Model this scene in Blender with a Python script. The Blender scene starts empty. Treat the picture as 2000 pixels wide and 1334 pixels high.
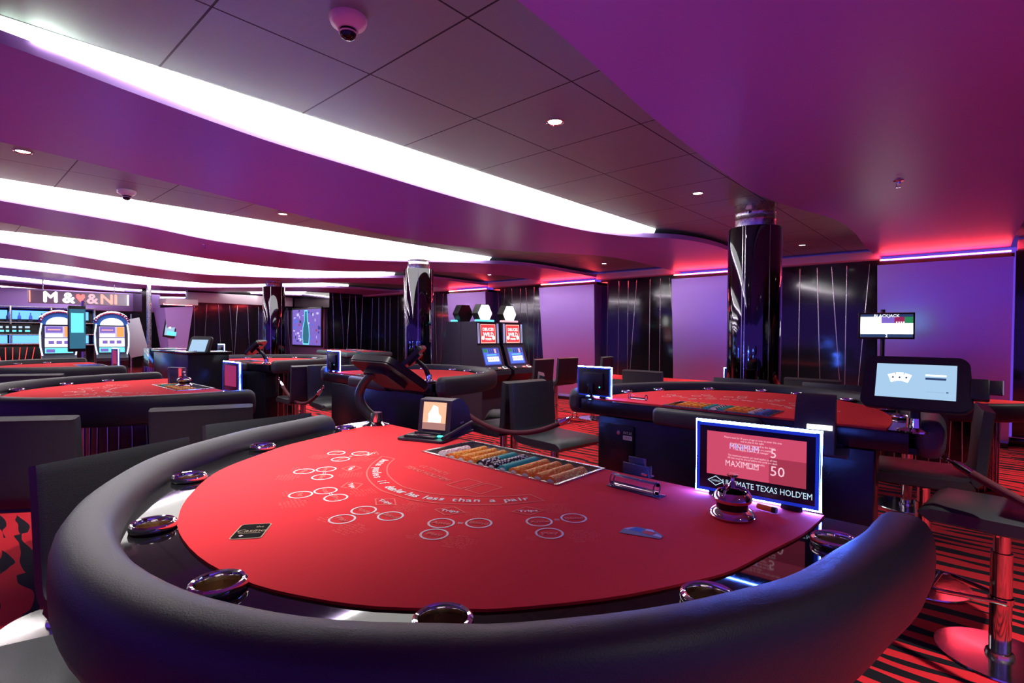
import bpy, bmesh, math, random
from mathutils import Vector, Matrix
R = math.radians
SC = bpy.context.scene
COL = SC.collection
random.seed(4)
# ------------------------------------------------------------------ camera, world, exposure
cd = bpy.data.cameras.new('camera'); cam = bpy.data.objects.new('camera', cd); COL.objects.link(cam)
cd.sensor_width = 36; cd.lens = 36*1025/2000; cd.clip_start = .02; cd.clip_end = 100
cam.matrix_world = (Matrix.Translation((0, 0, 1.27)) @ Matrix.Rotation(R(42.09), 4, 'Z')
                    @ Matrix.Rotation(R(90-.95), 4, 'X') @ Matrix.Rotation(R(.42), 4, 'Z'))
SC.camera = cam
W = bpy.data.worlds.new('world'); SC.world = W; W.use_nodes = True
bg = W.node_tree.nodes['Background']; bg.inputs[0].default_value = (.20, .07, .90, 1); bg.inputs[1].default_value = .75  # violet ambient fill added through the open sides, no source in the room
SC.view_settings.view_transform = 'Standard'; SC.view_settings.look = 'None'
SC.view_settings.exposure = 0.0; SC.view_settings.gamma = 1; SC.view_settings.use_curve_mapping = False
SC.cycles.max_bounces = 6; SC.cycles.diffuse_bounces = 3; SC.cycles.glossy_bounces = 4; SC.cycles.adaptive_threshold = .03
STRIP = 3.2      # radiance of the white cove lights

# ------------------------------------------------------------------ materials
MT = {}
def mat(name, col=(.8,.8,.8), rough=.5, metal=0., emit=None, es=1., trans=0., ior=1.45, spec=.5, coat=0., bump=None, vary=None, sheen=0., aniso=0.):
    m = bpy.data.materials.new(name); m.use_nodes = True
    nt = m.node_tree; b = nt.nodes['Principled BSDF']
    b.inputs['Base Color'].default_value = (*col, 1); b.inputs['Roughness'].default_value = rough
    b.inputs['Metallic'].default_value = metal; b.inputs['IOR'].default_value = ior
    b.inputs['Specular IOR Level'].default_value = spec
    b.inputs['Transmission Weight'].default_value = trans; b.inputs['Coat Weight'].default_value = coat
    b.inputs['Coat Roughness'].default_value = .05; b.inputs['Sheen Weight'].default_value = sheen
    b.inputs['Anisotropic'].default_value = aniso
    if emit: b.inputs['Emission Color'].default_value = (*emit, 1); b.inputs['Emission Strength'].default_value = es
    if bump or vary:
        tc = nt.nodes.new('ShaderNodeTexCoord'); no = nt.nodes.new('ShaderNodeTexNoise')
        nt.links.new(tc.outputs['Object'], no.inputs['Vector'])
    if bump:
        no.inputs['Scale'].default_value = bump[0]; no.inputs['Detail'].default_value = 3
        bp = nt.nodes.new('ShaderNodeBump'); bp.inputs['Strength'].default_value = bump[1]; bp.inputs['Distance'].default_value = .002
        nt.links.new(no.outputs['Fac'], bp.inputs['Height']); nt.links.new(bp.outputs['Normal'], b.inputs['Normal'])
    if vary:   # roughness wanders a little
        if not bump: no.inputs['Scale'].default_value = vary[0]
        mr = nt.nodes.new('ShaderNodeMapRange'); mr.inputs['To Min'].default_value = max(.02, rough-vary[1]); mr.inputs['To Max'].default_value = rough+vary[1]
        nt.links.new(no.outputs['Fac'], mr.inputs['Value']); nt.links.new(mr.outputs['Result'], b.inputs['Roughness'])
    MT[name] = m; return m
mat('felt', (.86, .050, .062), .95, bump=(900, .12), spec=.1)
mat('leather', (.034, .034, .040), .48, bump=(420, .25), spec=.5)
mat('stool_leather', (.036, .038, .042), .45, bump=(300, .2), spec=.5)
mat('gloss_black', (.006, .006, .007), .04, spec=.45, vary=(3, .015))
mat('lacquer', (.008, .008, .010), .10, spec=.75, vary=(2, .03), coat=.3)
mat('black_chrome', (.10, .10, .11), .05, 1., vary=(2, .02))
mat('cabinet', (.008, .008, .012), .22, spec=.5, vary=(4, .05))
mat('plastic', (.012, .012, .015), .35, spec=.5, vary=(20, .05))
mat('graphite', (.030, .026, .045), .40, spec=.4, vary=(20, .05))
mat('chrome', (.82, .80, .80), .05, 1., vary=(5, .02))
mat('cup_well', (.62, .42, .24), .25, .8, vary=(30, .08))
mat('steel', (.55, .55, .56), .28, 1., vary=(40, .08))
mat('base_steel', (.66, .66, .66), .16, 1., vary=(30, .06)); mat('pole_steel', (.62, .60, .60), .12, 1., vary=(30, .05), aniso=.4); mat('dull_teal', (.07, .16, .18), .5, vary=(10, .05))
mat('inlay', (.80, .78, .76), .22, 1., vary=(5, .05))
mat('acrylic', (1, .96, 1), .02, trans=1., ior=1.3, vary=(5, .01))
mat('smoked', (.25, .28, .42), .05, trans=.8, ior=1.3, vary=(5, .01))
mat('lilac', (.43, .26, .70), .38, spec=.4, vary=(.7, .06))  # near-white ceiling panels: red and violet bounce light put into this base colour
mat('fascia', (.66, .52, .60), .5, vary=(2, .05))
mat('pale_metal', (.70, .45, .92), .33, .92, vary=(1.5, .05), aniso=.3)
mat('white_plastic', (.80, .62, .66), .35, vary=(10, .05))
mat('lens', (.02, .01, .01), .05, vary=(10, .01))
mat('rope', (.10, .012, .022), .75, bump=(260, .9))
mat('print_white', (.92, .80, .80), .9, vary=(60, .05))
mat('print_coral', (.95, .17, .15), .9, vary=(60, .05))
mat('print_pale', (.90, .30, .30), .9, vary=(60, .05))
mat('patch_black', (.008, .007, .007), .8, vary=(60, .05), spec=.05); mat('patch_gold', (.55, .42, .26), .6, vary=(60, .05))
mat('logo_blue', (.03, .16, .60), .7, vary=(60, .05)); mat('logo_red', (.75, .06, .08), .7, vary=(60, .05)); mat('logo_pale', (.70, .62, .85), .7, vary=(60, .05)); mat('logo_grey', (.20, .24, .34), .7, vary=(60, .05))
mat('chip_orange', (.90, .24, .03), .5, vary=(60, .05)); mat('chip_yellow', (1, .62, .08), .5, vary=(60, .05)); mat('chip_white', (.85, .80, .80), .5, vary=(60, .05))
mat('chip_black', (.015, .015, .02), .5, vary=(60, .05)); mat('chip_teal', (.02, .38, .34), .5, vary=(60, .05)); mat('chip_pink', (.75, .22, .30), .5, vary=(60, .05)); mat('chip_grey', (.22, .22, .26), .5, vary=(60, .05)); mat('chip_blue', (.12, .25, .65), .5, vary=(60, .05))
mat('tray_steel', (.42, .40, .40), .35, .9, vary=(30, .08))
mat('board_grey', (.42, .40, .50), .5, vary=(5, .05))
mat('bronze', (.30, .10, .05), .3, .7, vary=(30, .05))
def glow(name, col, s): return mat(name, (.02, .02, .02), .4, emit=col, es=s, vary=(5, .02))
glow('white_strip', (1, .97, .93), STRIP)
glow('added_light_tube', (1, .96, .90), 120); glow('red_led', (1, .05, .06), 75); glow('red_line', (1, .06, .05), 2.0)
glow('blue_led', (.06, .16, 1), 340); glow('blue_glow', (.006, .03, .6), .8); glow('ice_led', (.45, .60, 1), 5.0)
glow('downlight', (1, .95, .88), 14); glow('pilot_teal', (.05, .9, .7), 3); glow('pilot_white', (.7, .85, 1), 3); glow('pilot_amber', (1, .45, .05), 2)
for n, c, s in (('s_pink', (.62,.07,.14), 1.), ('s_pinktext', (.95,.55,.66), 1.1), ('s_pinkshade', (.42,.04,.08), .9), ('s_white', (.95,.97,1.), 1.8), ('s_bright', (1,1,.98), 4.5), ('s_ice', (.40,.62,.85), 1.),
                ('s_navy', (.02,.05,.14), 1.), ('s_teal', (.03,.16,.26), 1.), ('s_tan', (.95,.50,.30), 1.1), ('s_tandark', (.42,.20,.17), 1.), ('s_red', (.90,.05,.06), 1.2), ('s_blue', (.06,.16,.75), 1.2), ('s_deep', (.02,.05,.30), 1.),
                ('s_cyan', (.15,.75,.85), 1.3), ('s_violet', (.22,.14,.60), 1.), ('s_green', (.02,.25,.10), 1.), ('s_maroon', (.30,.02,.10), 1.), ('s_text', (.55,.75,.95), 1.1), ('s_orange', (1,.35,.08), 1.2), ('s_lilac', (.55,.50,.95), 1.2), ('s_neonblue', (.08,.25,1.), 3.), ('s_neonred', (1,.10,.10), 3.), ('s_black', (.003,.003,.005), .2), ('s_salmon', (1,.35,.30), 1.6)):
    glow(n, c, s)

def nodes(m): return m.node_tree, m.node_tree.nodes['Principled BSDF']
def N(nt, t, **kw):
    n = nt.nodes.new(t)
    for k, v in kw.items(): setattr(n, k, v)
    return n
def math_n(nt, op, a, b=None, c=None):
    n = N(nt, 'ShaderNodeMath', operation=op)
    for i, v in enumerate((a, b, c)):
        if v is None: continue
        if isinstance(v, (int, float)): n.inputs[i].default_value = v
        else: nt.links.new(v, n.inputs[i])
    return n.outputs[0]
def carpet():
    m = mat('carpet', (.7, .02, .03), .95, spec=.1, sheen=.1); nt, b = nodes(m)
    tc = N(nt, 'ShaderNodeTexCoord'); sp = N(nt, 'ShaderNodeSeparateXYZ'); nt.links.new(tc.outputs['Object'], sp.inputs[0])
    def noise(sx, sy, sc, det=1, off=0):
        mp = N(nt, 'ShaderNodeMapping'); mp.inputs['Scale'].default_value = (sx, sy, 1); mp.inputs['Location'].default_value = (off, off*1.7, off)
        nt.links.new(tc.outputs['Object'], mp.inputs['Vector']); n = N(nt, 'ShaderNodeTexNoise'); n.inputs['Scale'].default_value = sc; n.inputs['Detail'].default_value = det
        nt.links.new(mp.outputs[0], n.inputs['Vector']); return n.outputs['Fac']
    x, y = sp.outputs['X'], sp.outputs['Y']
    warp = math_n(nt, 'MULTIPLY', noise(.55, .9, 1.5, 1), 3.2)
    blk = math_n(nt, 'FLOOR', math_n(nt, 'ADD', math_n(nt, 'MULTIPLY', x, 1.5), noise(.8, .8, .9, 0, 4)))     # panels of the pattern
    v = math_n(nt, 'ADD', math_n(nt, 'ADD', math_n(nt, 'MULTIPLY', y, 9.0), warp), math_n(nt, 'MULTIPLY', blk, .37))
    fr = math_n(nt, 'FRACT', v); d = math_n(nt, 'ABSOLUTE', math_n(nt, 'SUBTRACT', fr, .5))
    th = math_n(nt, 'SUBTRACT', math_n(nt, 'MULTIPLY', noise(1.7, 9, 1., 1, 9), 1.15), .40)
    mask = math_n(nt, 'LESS_THAN', d, th)
    mx = N(nt, 'ShaderNodeMix', data_type='RGBA'); mx.inputs['A'].default_value = (.75, .018, .028, 1); mx.inputs['B'].default_value = (.006, .004, .006, 1)
    nt.links.new(mask, mx.inputs['Factor']); nt.links.new(mx.outputs['Result'], b.inputs['Base Color'])
    pile = N(nt, 'ShaderNodeTexNoise'); pile.inputs['Scale'].default_value = 350; nt.links.new(tc.outputs['Object'], pile.inputs['Vector'])
    bp = N(nt, 'ShaderNodeBump'); bp.inputs['Strength'].default_value = .3; bp.inputs['Distance'].default_value = .004
    nt.links.new(pile.outputs['Fac'], bp.inputs['Height']); nt.links.new(bp.outputs['Normal'], b.inputs['Normal'])
carpet()
def tiles():
    m = mat('ceiling_tile', (.33, .45, .39), .5, .9); nt, b = nodes(m)
    tc = N(nt, 'ShaderNodeTexCoord'); sp = N(nt, 'ShaderNodeSeparateXYZ'); nt.links.new(tc.outputs['Object'], sp.inputs[0])
    def line(o, pitch, off):
        f = math_n(nt, 'FRACT', math_n(nt, 'ADD', math_n(nt, 'DIVIDE', math_n(nt, 'SUBTRACT', o, off), pitch), .5))
        return math_n(nt, 'LESS_THAN', math_n(nt, 'ABSOLUTE', math_n(nt, 'SUBTRACT', f, .5)), .0065)
    g = math_n(nt, 'MAXIMUM', line(sp.outputs['X'], .625, 0.), line(sp.outputs['Y'], .635, 1.30))
    mx = N(nt, 'ShaderNodeMix', data_type='RGBA'); mx.inputs['A'].default_value = (.33, .45, .39, 1); mx.inputs['B'].default_value = (.003, .003, .003, 1)
    nt.links.new(g, mx.inputs['Factor']); nt.links.new(mx.outputs['Result'], b.inputs['Base Color'])
    nt.links.new(math_n(nt, 'MULTIPLY', math_n(nt, 'SUBTRACT', 1., g), .85), b.inputs['Metallic'])
    nz = N(nt, 'ShaderNodeTexNoise'); mp = N(nt, 'ShaderNodeMapping'); mp.inputs['Scale'].default_value = (3, 90, 1)
    nt.links.new(tc.outputs['Object'], mp.inputs['Vector']); nt.links.new(mp.outputs[0], nz.inputs['Vector']); nz.inputs['Scale'].default_value = 1.5
    mr = N(nt, 'ShaderNodeMapRange'); mr.inputs['To Min'].default_value = .48; mr.inputs['To Max'].default_value = .60
    nt.links.new(nz.outputs['Fac'], mr.inputs['Value']); nt.links.new(mr.outputs['Result'], b.inputs['Roughness'])
tiles()

# ------------------------------------------------------------------ mesh helpers
class MB:
    def __init__(s): s.v = []; s.f = []; s.m = []; s.sl = []; s.xf = Matrix()
    def mi(s, name):
        if name not in s.sl: s.sl.append(name)
        return s.sl.index(name)
    def add(s, vs, fs, mt):
        o = len(s.v); s.v += [tuple(s.xf @ Vector(p)) for p in vs]; k = s.mi(mt)
        for f in fs: s.f.append([i+o for i in f]); s.m.append(k)
    def bm(s, b, mt):
        b.verts.index_update(); s.add([v.co[:] for v in b.verts], [[v.index for v in f.verts] for f in b.faces], mt); b.free()
    def box(s, c, d, mt, r=0., seg=2, rot=None):
        b = bmesh.new(); bmesh.ops.create_cube(b, size=1)
        bmesh.ops.scale(b, vec=d, verts=b.verts)
        if r > 0: bmesh.ops.bevel(b, geom=b.edges[:], offset=min(r, min(d)*.49), segments=seg, profile=.5, affect='EDGES')
        if rot is not None: bmesh.ops.transform(b, matrix=rot, verts=b.verts)
        bmesh.ops.translate(b, vec=c, verts=b.verts); s.bm(b, mt); return s
    def lathe(s, prof, mt, c=(0,0,0), n=28, rot=None):
        vs = []; fs = []
        for r, z in prof:
            for k in range(n):
                a = 2*math.pi*k/n; p = Vector((r*math.cos(a), r*math.sin(a), z))
                if rot is not None: p = rot @ p
                vs.append(tuple(p+Vector(c)))
        for i in range(len(prof)-1):
            for k in range(n): fs.append([i*n+k, i*n+(k+1)%n, (i+1)*n+(k+1)%n, (i+1)*n+k])
        s.add(vs, fs, mt); return s
    def tube(s, pts, r, mt, n=10, closed=False, caps=True):
        pts = [Vector(p) for p in pts]; L = len(pts); rr = r if isinstance(r, (list, tuple)) else [r]*L
        vs = []; fs = []; up = None
        for i, p in enumerate(pts):
            t = (pts[(i+1) % L]-pts[i-1]) if closed else (pts[min(i+1, L-1)]-pts[max(i-1, 0)])
            t.normalize()
            if up is None: up = Vector((0,0,1)) if abs(t.z) < .9 else Vector((1,0,0))
            u = up-t*up.dot(t); u.normalize(); w = t.cross(u); up = u
            for k in range(n):
                a = 2*math.pi*k/n; vs.append(tuple(p+(u*math.cos(a)+w*math.sin(a))*rr[i]))
        for i in range(L if closed else L-1):
            for k in range(n): fs.append([i*n+k, i*n+(k+1) % n, ((i+1) % L)*n+(k+1) % n, ((i+1) % L)*n+k])
        if caps and not closed: fs.append(list(range(n))[::-1]); fs.append([(L-1)*n+k for k in range(n)])
        s.add(vs, fs, mt); return s
    def prism(s, poly, z0, z1, mt, axis='z'):
        n = len(poly)
        def P(p, z): return {'z': (p[0], p[1], z), 'x': (z, p[0], p[1]), 'y': (p[0], z, p[1])}[axis]
        vs = [P(p, z0) for p in poly]+[P(p, z1) for p in poly]
        fs = [list(range(n))[::-1], list(range(n, 2*n))]+[[i, (i+1) % n, n+(i+1) % n, n+i] for i in range(n)]
        s.add(vs, fs, mt); return s
    def flat(s, poly, mt, z=0.): s.add([(p[0], p[1], z) for p in poly], [list(range(len(poly)))], mt); return s
    def rect(s, x0, y0, x1, y1, mt, z=0.): return s.flat([(x0,y0),(x1,y0),(x1,y1),(x0,y1)], mt, z)
    def ring(s, cx, cy, r0, r1, mt, z=0., n=36, sq=1.):
        vs = []; fs = []
        for k in range(n):
            a = 2*math.pi*k/n
            for r in (r0, r1): vs.append((cx+r*math.cos(a), cy+r*math.sin(a)*sq, z))
        for k in range(n): fs.append([2*k, 2*k+1, 2*((k+1) % n)+1, 2*((k+1) % n)])
        s.add(vs, fs, mt); return s
    def stroke(s, pts, w, mt, z=0., closed=False):
        L = len(pts); vs = []; fs = []
        for i, p in enumerate(pts):
            a = pts[i-1] if (i or closed) else p; b = pts[(i+1) % L] if (i < L-1 or closed) else p
            d1 = Vector((p[0]-a[0], p[1]-a[1])); d2 = Vector((b[0]-p[0], b[1]-p[1]))
            if d1.length: d1.normalize()
            if d2.length: d2.normalize()
            t = d1+d2
            if t.length < 1e-6: t = d2 if d2.length else d1
            t.normalize(); nn = Vector((-t.y, t.x)); c = max(.35, nn.dot(Vector((-d2.y, d2.x))) if d2.length else 1)
            vs += [(p[0]+nn.x*w/2/c, p[1]+nn.y*w/2/c, z), (p[0]-nn.x*w/2/c, p[1]-nn.y*w/2/c, z)]
        for i in range(L if closed else L-1): j = (i+1) % L; fs.append([2*i, 2*i+1, 2*j+1, 2*j])
        s.add(vs, fs, mt); return s
    def text(s, st, size, mt, x=0., y=0., rot=0., z=0., sx=1., slant=0., bold=0.):
        if bold:
            for k, (u, v) in enumerate(((-1, 0), (1, 0), (0, -1), (0, 1))): s.text(st, size, mt, x+u*bold, y+v*bold, rot, z+.00006*k, sx, slant)
            return
        vs, fs, w = glyphs(st); c, q = math.cos(rot), math.sin(rot); out = []
        for p in vs:
            px, py = (p[0]-w/2)*size*sx+slant*p[1]*size, (p[1]-.34)*size
            out.append((x+px*c-py*q, y+px*q+py*c, z))
        s.add(out, fs, mt); return w*size*sx
    def build(s, name, parent=None, smooth=35, loc=(0,0,0), rz=0.):
        me = bpy.data.meshes.new(name); me.from_pydata(s.v, [], s.f)
        for k in s.sl: me.materials.append(MT[k])
        me.polygons.foreach_set('material_index', s.m); me.update()
        if smooth:
            me.polygons.foreach_set('use_smooth', [True]*len(me.polygons)); me.set_sharp_from_angle(angle=R(smooth))
        o = bpy.data.objects.new(name, me); COL.objects.link(o); o.parent = parent; o.location = loc; o.rotation_euler.z = rz
        return o
GL = {}
def glyphs(st):
    if st not in GL:
        c = bpy.data.curves.new('t', 'FONT'); c.body = st; c.resolution_u = 2; o = bpy.data.objects.new('t', c); COL.objects.link(o)
        dg = bpy.context.evaluated_depsgraph_get(); me = bpy.data.meshes.new_from_object(o.evaluated_get(dg))
        vs = [v.co[:] for v in me.vertices]; fs = [list(p.vertices) for p in me.polygons]
        w = max([v[0] for v in vs] or [0]); bpy.data.objects.remove(o); bpy.data.curves.remove(c); bpy.data.meshes.remove(me)
        GL[st] = (vs, fs, w)
    return GL[st]
def tag(o, label=None, cat=None, group=None, kind=None):
    if label: o['label'] = label
    if cat: o['category'] = cat
    if group: o['group'] = group
    if kind: o['kind'] = kind
    return o
def thing(name, label, cat, loc=(0,0,0), rz=0., group=None):
    o = bpy.data.objects.new(name, None); COL.objects.link(o); o.location = loc; o.rotation_euler.z = rz; o.empty_display_size = .05
    return tag(o, label, cat, group)
def dup(root, loc, rz, label, group=None):
    r = root.copy(); COL.objects.link(r); r.location = loc; r.rotation_euler = (0, 0, rz); tag(r, label, None, group)
    for ch in list(root.children):
        c = ch.copy(); COL.objects.link(c); c.parent = r
        for g in list(ch.children):
            d = g.copy(); COL.objects.link(d); d.parent = c
    return r
def spline(pts, n):
    P = [Vector(p) for p in pts]; P = [P[0]*2-P[1]]+P+[P[-1]*2-P[-2]]; out = []
    m = len(pts)-1
    for i in range(n+1):
        u = i/n*m; k = min(int(u), m-1); t = u-k; a, b, c, d = P[k:k+4]
        out.append(.5*((2*b)+(c-a)*t+(2*a-5*b+4*c-d)*t*t+(3*b-a-3*c+d)*t*t*t))
    return out
def fill(outer, holes=()):
    b = bmesh.new(); es = []
    for lp in [outer]+list(holes):
        vs = [b.verts.new((p[0], p[1], 0)) for p in lp]
        es += [b.edges.new((vs[i], vs[(i+1) % len(vs)])) for i in range(len(vs))]
    bmesh.ops.triangle_fill(b, use_beauty=True, use_dissolve=False, edges=es)
    bmesh.ops.recalc_face_normals(b, faces=b.faces)
    b.verts.index_update(); vs = [v.co[:] for v in b.verts]
    fs = []
    for f in b.faces:
        ix = [v.index for v in f.verts]
        if f.normal.z < 0: ix.reverse()
        fs.append(ix)
    b.free(); return vs, fs

# ------------------------------------------------------------------ the room
def struct(o): o['kind'] = 'structure'; return o
ZT, ZP = 2.40, 2.305          # tile plane, underside of the wave panels
WY = 8.4                      # face of the black wall
m = MB(); m.rect(-22, -4.5, 4, 9.2, 'carpet'); struct(m.build('floor', smooth=0))
bays = [(4.0, -2.65), (-2.65, -5.5), (-5.5, -8.4), (-8.4, -11.4), (-11.4, -14.4), (-14.4, -17.4), (-17.4, -22)]
for x1, x0 in bays:
    m = MB(); m.box(((x1-x0)/2, 2.35, .02), (x1-x0, 13.7, .04), 'ceiling_tile')
    struct(m.build('ceiling', smooth=0, loc=(x0, 0, ZT)))
lips = {
 1: [(-2.55,-4.4),(-2.5,-2),(-2.58,-.5),(-2.666,.175),(-2.792,.639),(-2.922,1.243),(-2.972,1.82),(-3.03,2.54),(-3.068,3.52),(-3.021,4.41),(-2.828,5.0),(-2.52,5.44),(-2.39,5.95),(-2.372,6.54),(-2.45,7.4),(-2.56,8.38)],
 2: [(-5.45,-4.4),(-5.4,-2),(-5.6,-.6),(-5.92,.38),(-6.234,1.38),(-6.581,2.085),(-6.72,2.69),(-6.86,3.5),(-6.70,4.25),(-5.996,5.05),(-5.40,5.88),(-5.25,6.56),(-5.30,7.6),(-5.36,8.38)],
 3: [(-8.3,-4.4),(-8.2,-2),(-8.5,-.4),(-8.84,.565),(-9.39,1.23),(-10.1,2.1),(-10.7,3.18),(-10.6,3.8),(-10.0,4.8),(-8.5,5.9),(-8.0,6.5),(-8.05,7.4),(-8.2,8.38)],
 4: [(-11.5,-4.4),(-11.4,-2),(-11.8,-.3),(-12.28,.78),(-12.9,1.68),(-14.1,2.9),(-14.2,4.2),(-12.9,5.2),(-11.6,6.2),(-11.4,7.2),(-11.4,8.38)],
 5: [(-14.6,-4.4),(-14.5,-2),(-14.9,-.2),(-15.4,.9),(-16.2,1.9),(-17.2,3.2),(-17.0,4.6),(-15.6,5.6),(-14.7,7.2),(-14.5,8.38)],
 6: [(-17.7,-4.4),(-17.6,-2),(-18.0,0),(-18.6,1),(-19.6,2.2),(-20.4,3.6),(-20.2,5),(-18.8,6.2),(-17.8,8.38)]}
fars = {
 0: [(-.9,-4.4),(-1.0,-2),(-1.08,.3),(-1.10,1.23),(-1.144,1.765),(-1.204,2.34),(-1.266,3.45),(-1.275,4.06),(-1.18,4.7),(-1.03,5.39),(-1.0,6.16),(-1.06,7.3),(-1.09,8.38)],
 1: [(-3.8,-4.4),(-3.85,-2),(-3.95,-.5),(-4.063,.263),(-4.138,.622),(-4.283,1.203),(-4.45,1.80),(-4.73,2.92),(-4.78,4.0),(-4.507,4.787),(-4.092,5.51),(-3.80,6.1),(-3.76,7.0),(-3.85,8.38)],
 2: [(-6.6,-4.4),(-6.6,-2),(-6.8,-.4),(-7.08,.45),(-7.55,1.11),(-7.9,1.7),(-8.45,3.0),(-8.60,4.1),(-8.19,4.79),(-7.44,5.38),(-6.95,5.8),(-6.62,6.5),(-6.50,7.2),(-6.66,8.38)],
 3: [(-9.7,-4.4),(-9.7,-2),(-10.1,-.3),(-10.69,.68),(-11.1,1.45),(-11.95,2.5),(-12.6,3.7),(-12.5,4.5),(-11.4,5.13),(-10.2,5.75),(-9.6,6.6),(-9.4,7.4),(-9.44,8.38)],
 4: [(-12.9,-4.4),(-12.9,-2),(-13.4,-.2),(-14.1,.9),(-15.0,2.0),(-16.0,3.3),(-15.9,4.6),(-14.6,5.6),(-13.2,6.6),(-13.0,8.38)],
 5: [(-16.0,-4.4),(-16.0,-2),(-16.6,0),(-17.4,1.1),(-18.4,2.4),(-19.0,3.8),(-18.6,5.2),(-17.2,6.4),(-16.2,8.38)],
 6: [(-19.2,-4.4),(-19.2,-2),(-19.8,0),(-20.8,1.3),(-21.6,3),(-21.6,5),(-20.2,6.6),(-19.4,8.38)]}
lips[0] = [(.40,-4.4),(.38,-2),(.26,.5),(.20,2.26),(.21,3.25),(.25,4.15),(.27,5.4),(.235,6.52),(.207,7.28),(.19,8.38)]
NS = 90
for k in range(7):
    a = spline([(p[0], p[1], 0) for p in lips[k]], NS); b = spline([(p[0], p[1], 0) for p in fars[k]], NS)
    loop = [(p.x, p.y) for p in a]+[(p.x, p.y) for p in reversed(b)]
    m = MB(); n = NS+1
    vs = []
    for z in (ZP, ZP+.050):
        vs += [(p.x, p.y, z) for p in a]+[(p.x, p.y, z) for p in b]
    fs = []
    for i in range(NS):
        fs.append([i, i+1, n+i+1, n+i]); fs.append([2*n+i, 3*n+i, 3*n+i+1, 2*n+i+1])
        fs.append([i, 2*n+i, 2*n+i+1, i+1]); fs.append([n+i, n+i+1, 3*n+i+1, 3*n+i])
    fs.append([0, n, 3*n, 2*n]); fs.append([NS, 2*n+NS, 3*n+NS, n+NS])
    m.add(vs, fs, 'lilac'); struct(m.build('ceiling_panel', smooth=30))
    if k:    # the white cove light between the tile field and the lip of this panel
        s = bays[k-1][1]; m = MB(); vs = []; fs = []; prev = False
        for p in a:
            if p.x < s-.012:
                vs += [(s, p.y, ZT-.002), (p.x, p.y, ZP+.048)]
                if prev: q = len(vs); fs.append([q-4, q-3, q-1, q-2])
                prev = True
            else: prev = False
        m.add(vs, fs, 'white_strip')
        tb = [(p.x+.004, p.y, ZP+.051) for p in a if p.x < s-.03]; tr = [.0012+.0050*min(1, max(0, (s-.08-q[0])/.24)) for q in tb]
        lab = ['white wavy cove light crossing the whole ceiling above the nearest red table', 'second white cove light behind the nearest one, beyond the grey tiles', 'third white cove light, counted from the camera, widest at its middle bend',
               'fourth thin white cove light running over the red tables', 'fifth thin white cove light near the back of the room', 'sixth and farthest thin white cove light over the bar'][k-1]
        cv = m.build('cove_light', smooth=0); b = MB(); b.tube(tb, tr, 'added_light_tube', 6); b.build('added_light_tube', cv)  # bright tube added along the lip to throw light on the tiles
        tag(cv, lab, 'ceiling light', 'white wavy cove lights')

# back wall: black lacquer with steel lines, pale metal boxes with red cove light
def wall_lines(m, u0, u1, z0, z1, place, seed, nl=7):
    rnd = random.Random(seed)
    for i in range(nl):
        u = u0+(u1-u0)*(i+.35+.4*rnd.random())/nl; kind = rnd.random(); dv = rnd.choice((-.14, .0, .0, .10, .16))*(.6+.5*rnd.random())
        pts = []
        for t in [j/10 for j in range(11)]:
            q = u+dv*t if kind < .75 else u+dv*math.sin(t*1.7)
            pts.append(place(min(max(q, u0+.02), u1-.02), z1+(z0-z1)*t))
        m.tube(pts, .0045, 'inlay', 5)
pales = [(-1.05, .215), (-3.84, -2.57), (-6.64, -5.34), (-9.42, -8.15)]
ztop = 2.20
blacks = [(.30, 3.0), (-2.52, -1.10), (-5.30, -3.89), (-8.10, -6.69), (-13.15, -9.47)]
for i, (x0, x1) in enumerate(blacks):
    m = MB(); m.box(((x0+x1)/2, WY+.1, 1.13), (x1-x0+.12, .2, 2.26), 'lacquer'); w = struct(m.build('wall_back', smooth=0))
    m = MB(); wall_lines(m, x0, x1, .06, ztop+.02, lambda u, z: (u, WY-.001, z), 11+i, 7 if i < 4 else 12); m.build('inlay_lines', w)
    m = MB(); m.box(((x0+x1)/2, WY-.05, ztop+.115), (x1-x0+.1, .26, .10), 'fascia', .008); struct(m.build('trim_%d' % (i+1)))
for i, (x0, x1) in enumerate(pales):
    tp = .10 if i >= 2 else .02
    b = MB(); yf = WY-.26; zt = ztop-.03
    vs = [(x0+tp, yf+.10, .06), (x1-tp*.2, yf+.10, .06), (x1, yf, zt), (x0, yf, zt), (x0+tp, WY+.02, .06), (x1-tp*.2, WY+.02, .06), (x1, WY+.02, zt), (x0, WY+.02, zt)]
    b.add(vs, [[0,1,2,3],[5,4,7,6],[1,5,6,2],[4,0,3,7],[3,2,6,7],[4,5,1,0]], 'pale_metal'); o = struct(b.build('wall_panel', smooth=0))
    b = MB(); b.box(((x0+x1)/2, WY-.08, zt+.025), (x1-x0+.02, .20, .05), 'lacquer'); b.build('shadow_gap', o)
    b = MB(); b.box(((x0+x1)/2, WY-.16, .03), (x1-x0-tp, .20, .06), 'lacquer'); b.build('plinth', o)
    b = MB(); b.box(((x0+x1)/2, WY-.215, zt+.066), (x1-x0-.04, .022, .016), 'red_led', .004)
    tag(b.build('red_led_strip'), ['red cove light above the pale wall panel behind the tall payment screen', 'red cove light above the pale panel half hidden by the big column', 'red cove light above the blue-lit pale panel right of the poker machines', 'red cove light above the pale panel behind the poker machines'][i], 'led strip', 'red cove lights over the pale wall panels')
m = MB(); m.box((.95, WY-.01, .05), (4.2, .03, .10), 'lacquer', .005); m.box((.95, WY-.012, .104), (4.2, .032, .008), 'inlay'); struct(m.build('baseboard_back'))
m = MB(); m.box((3.1, 5.2, 1.13), (.2, 6.8, 2.5), 'lacquer'); w = struct(m.build('wall_right', smooth=0))
m = MB(); wall_lines(m, 2., 8.3, .1, 2.25, lambda u, z: (2.999, u, z), 77, 14); m.build('inlay_lines', w)
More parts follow.
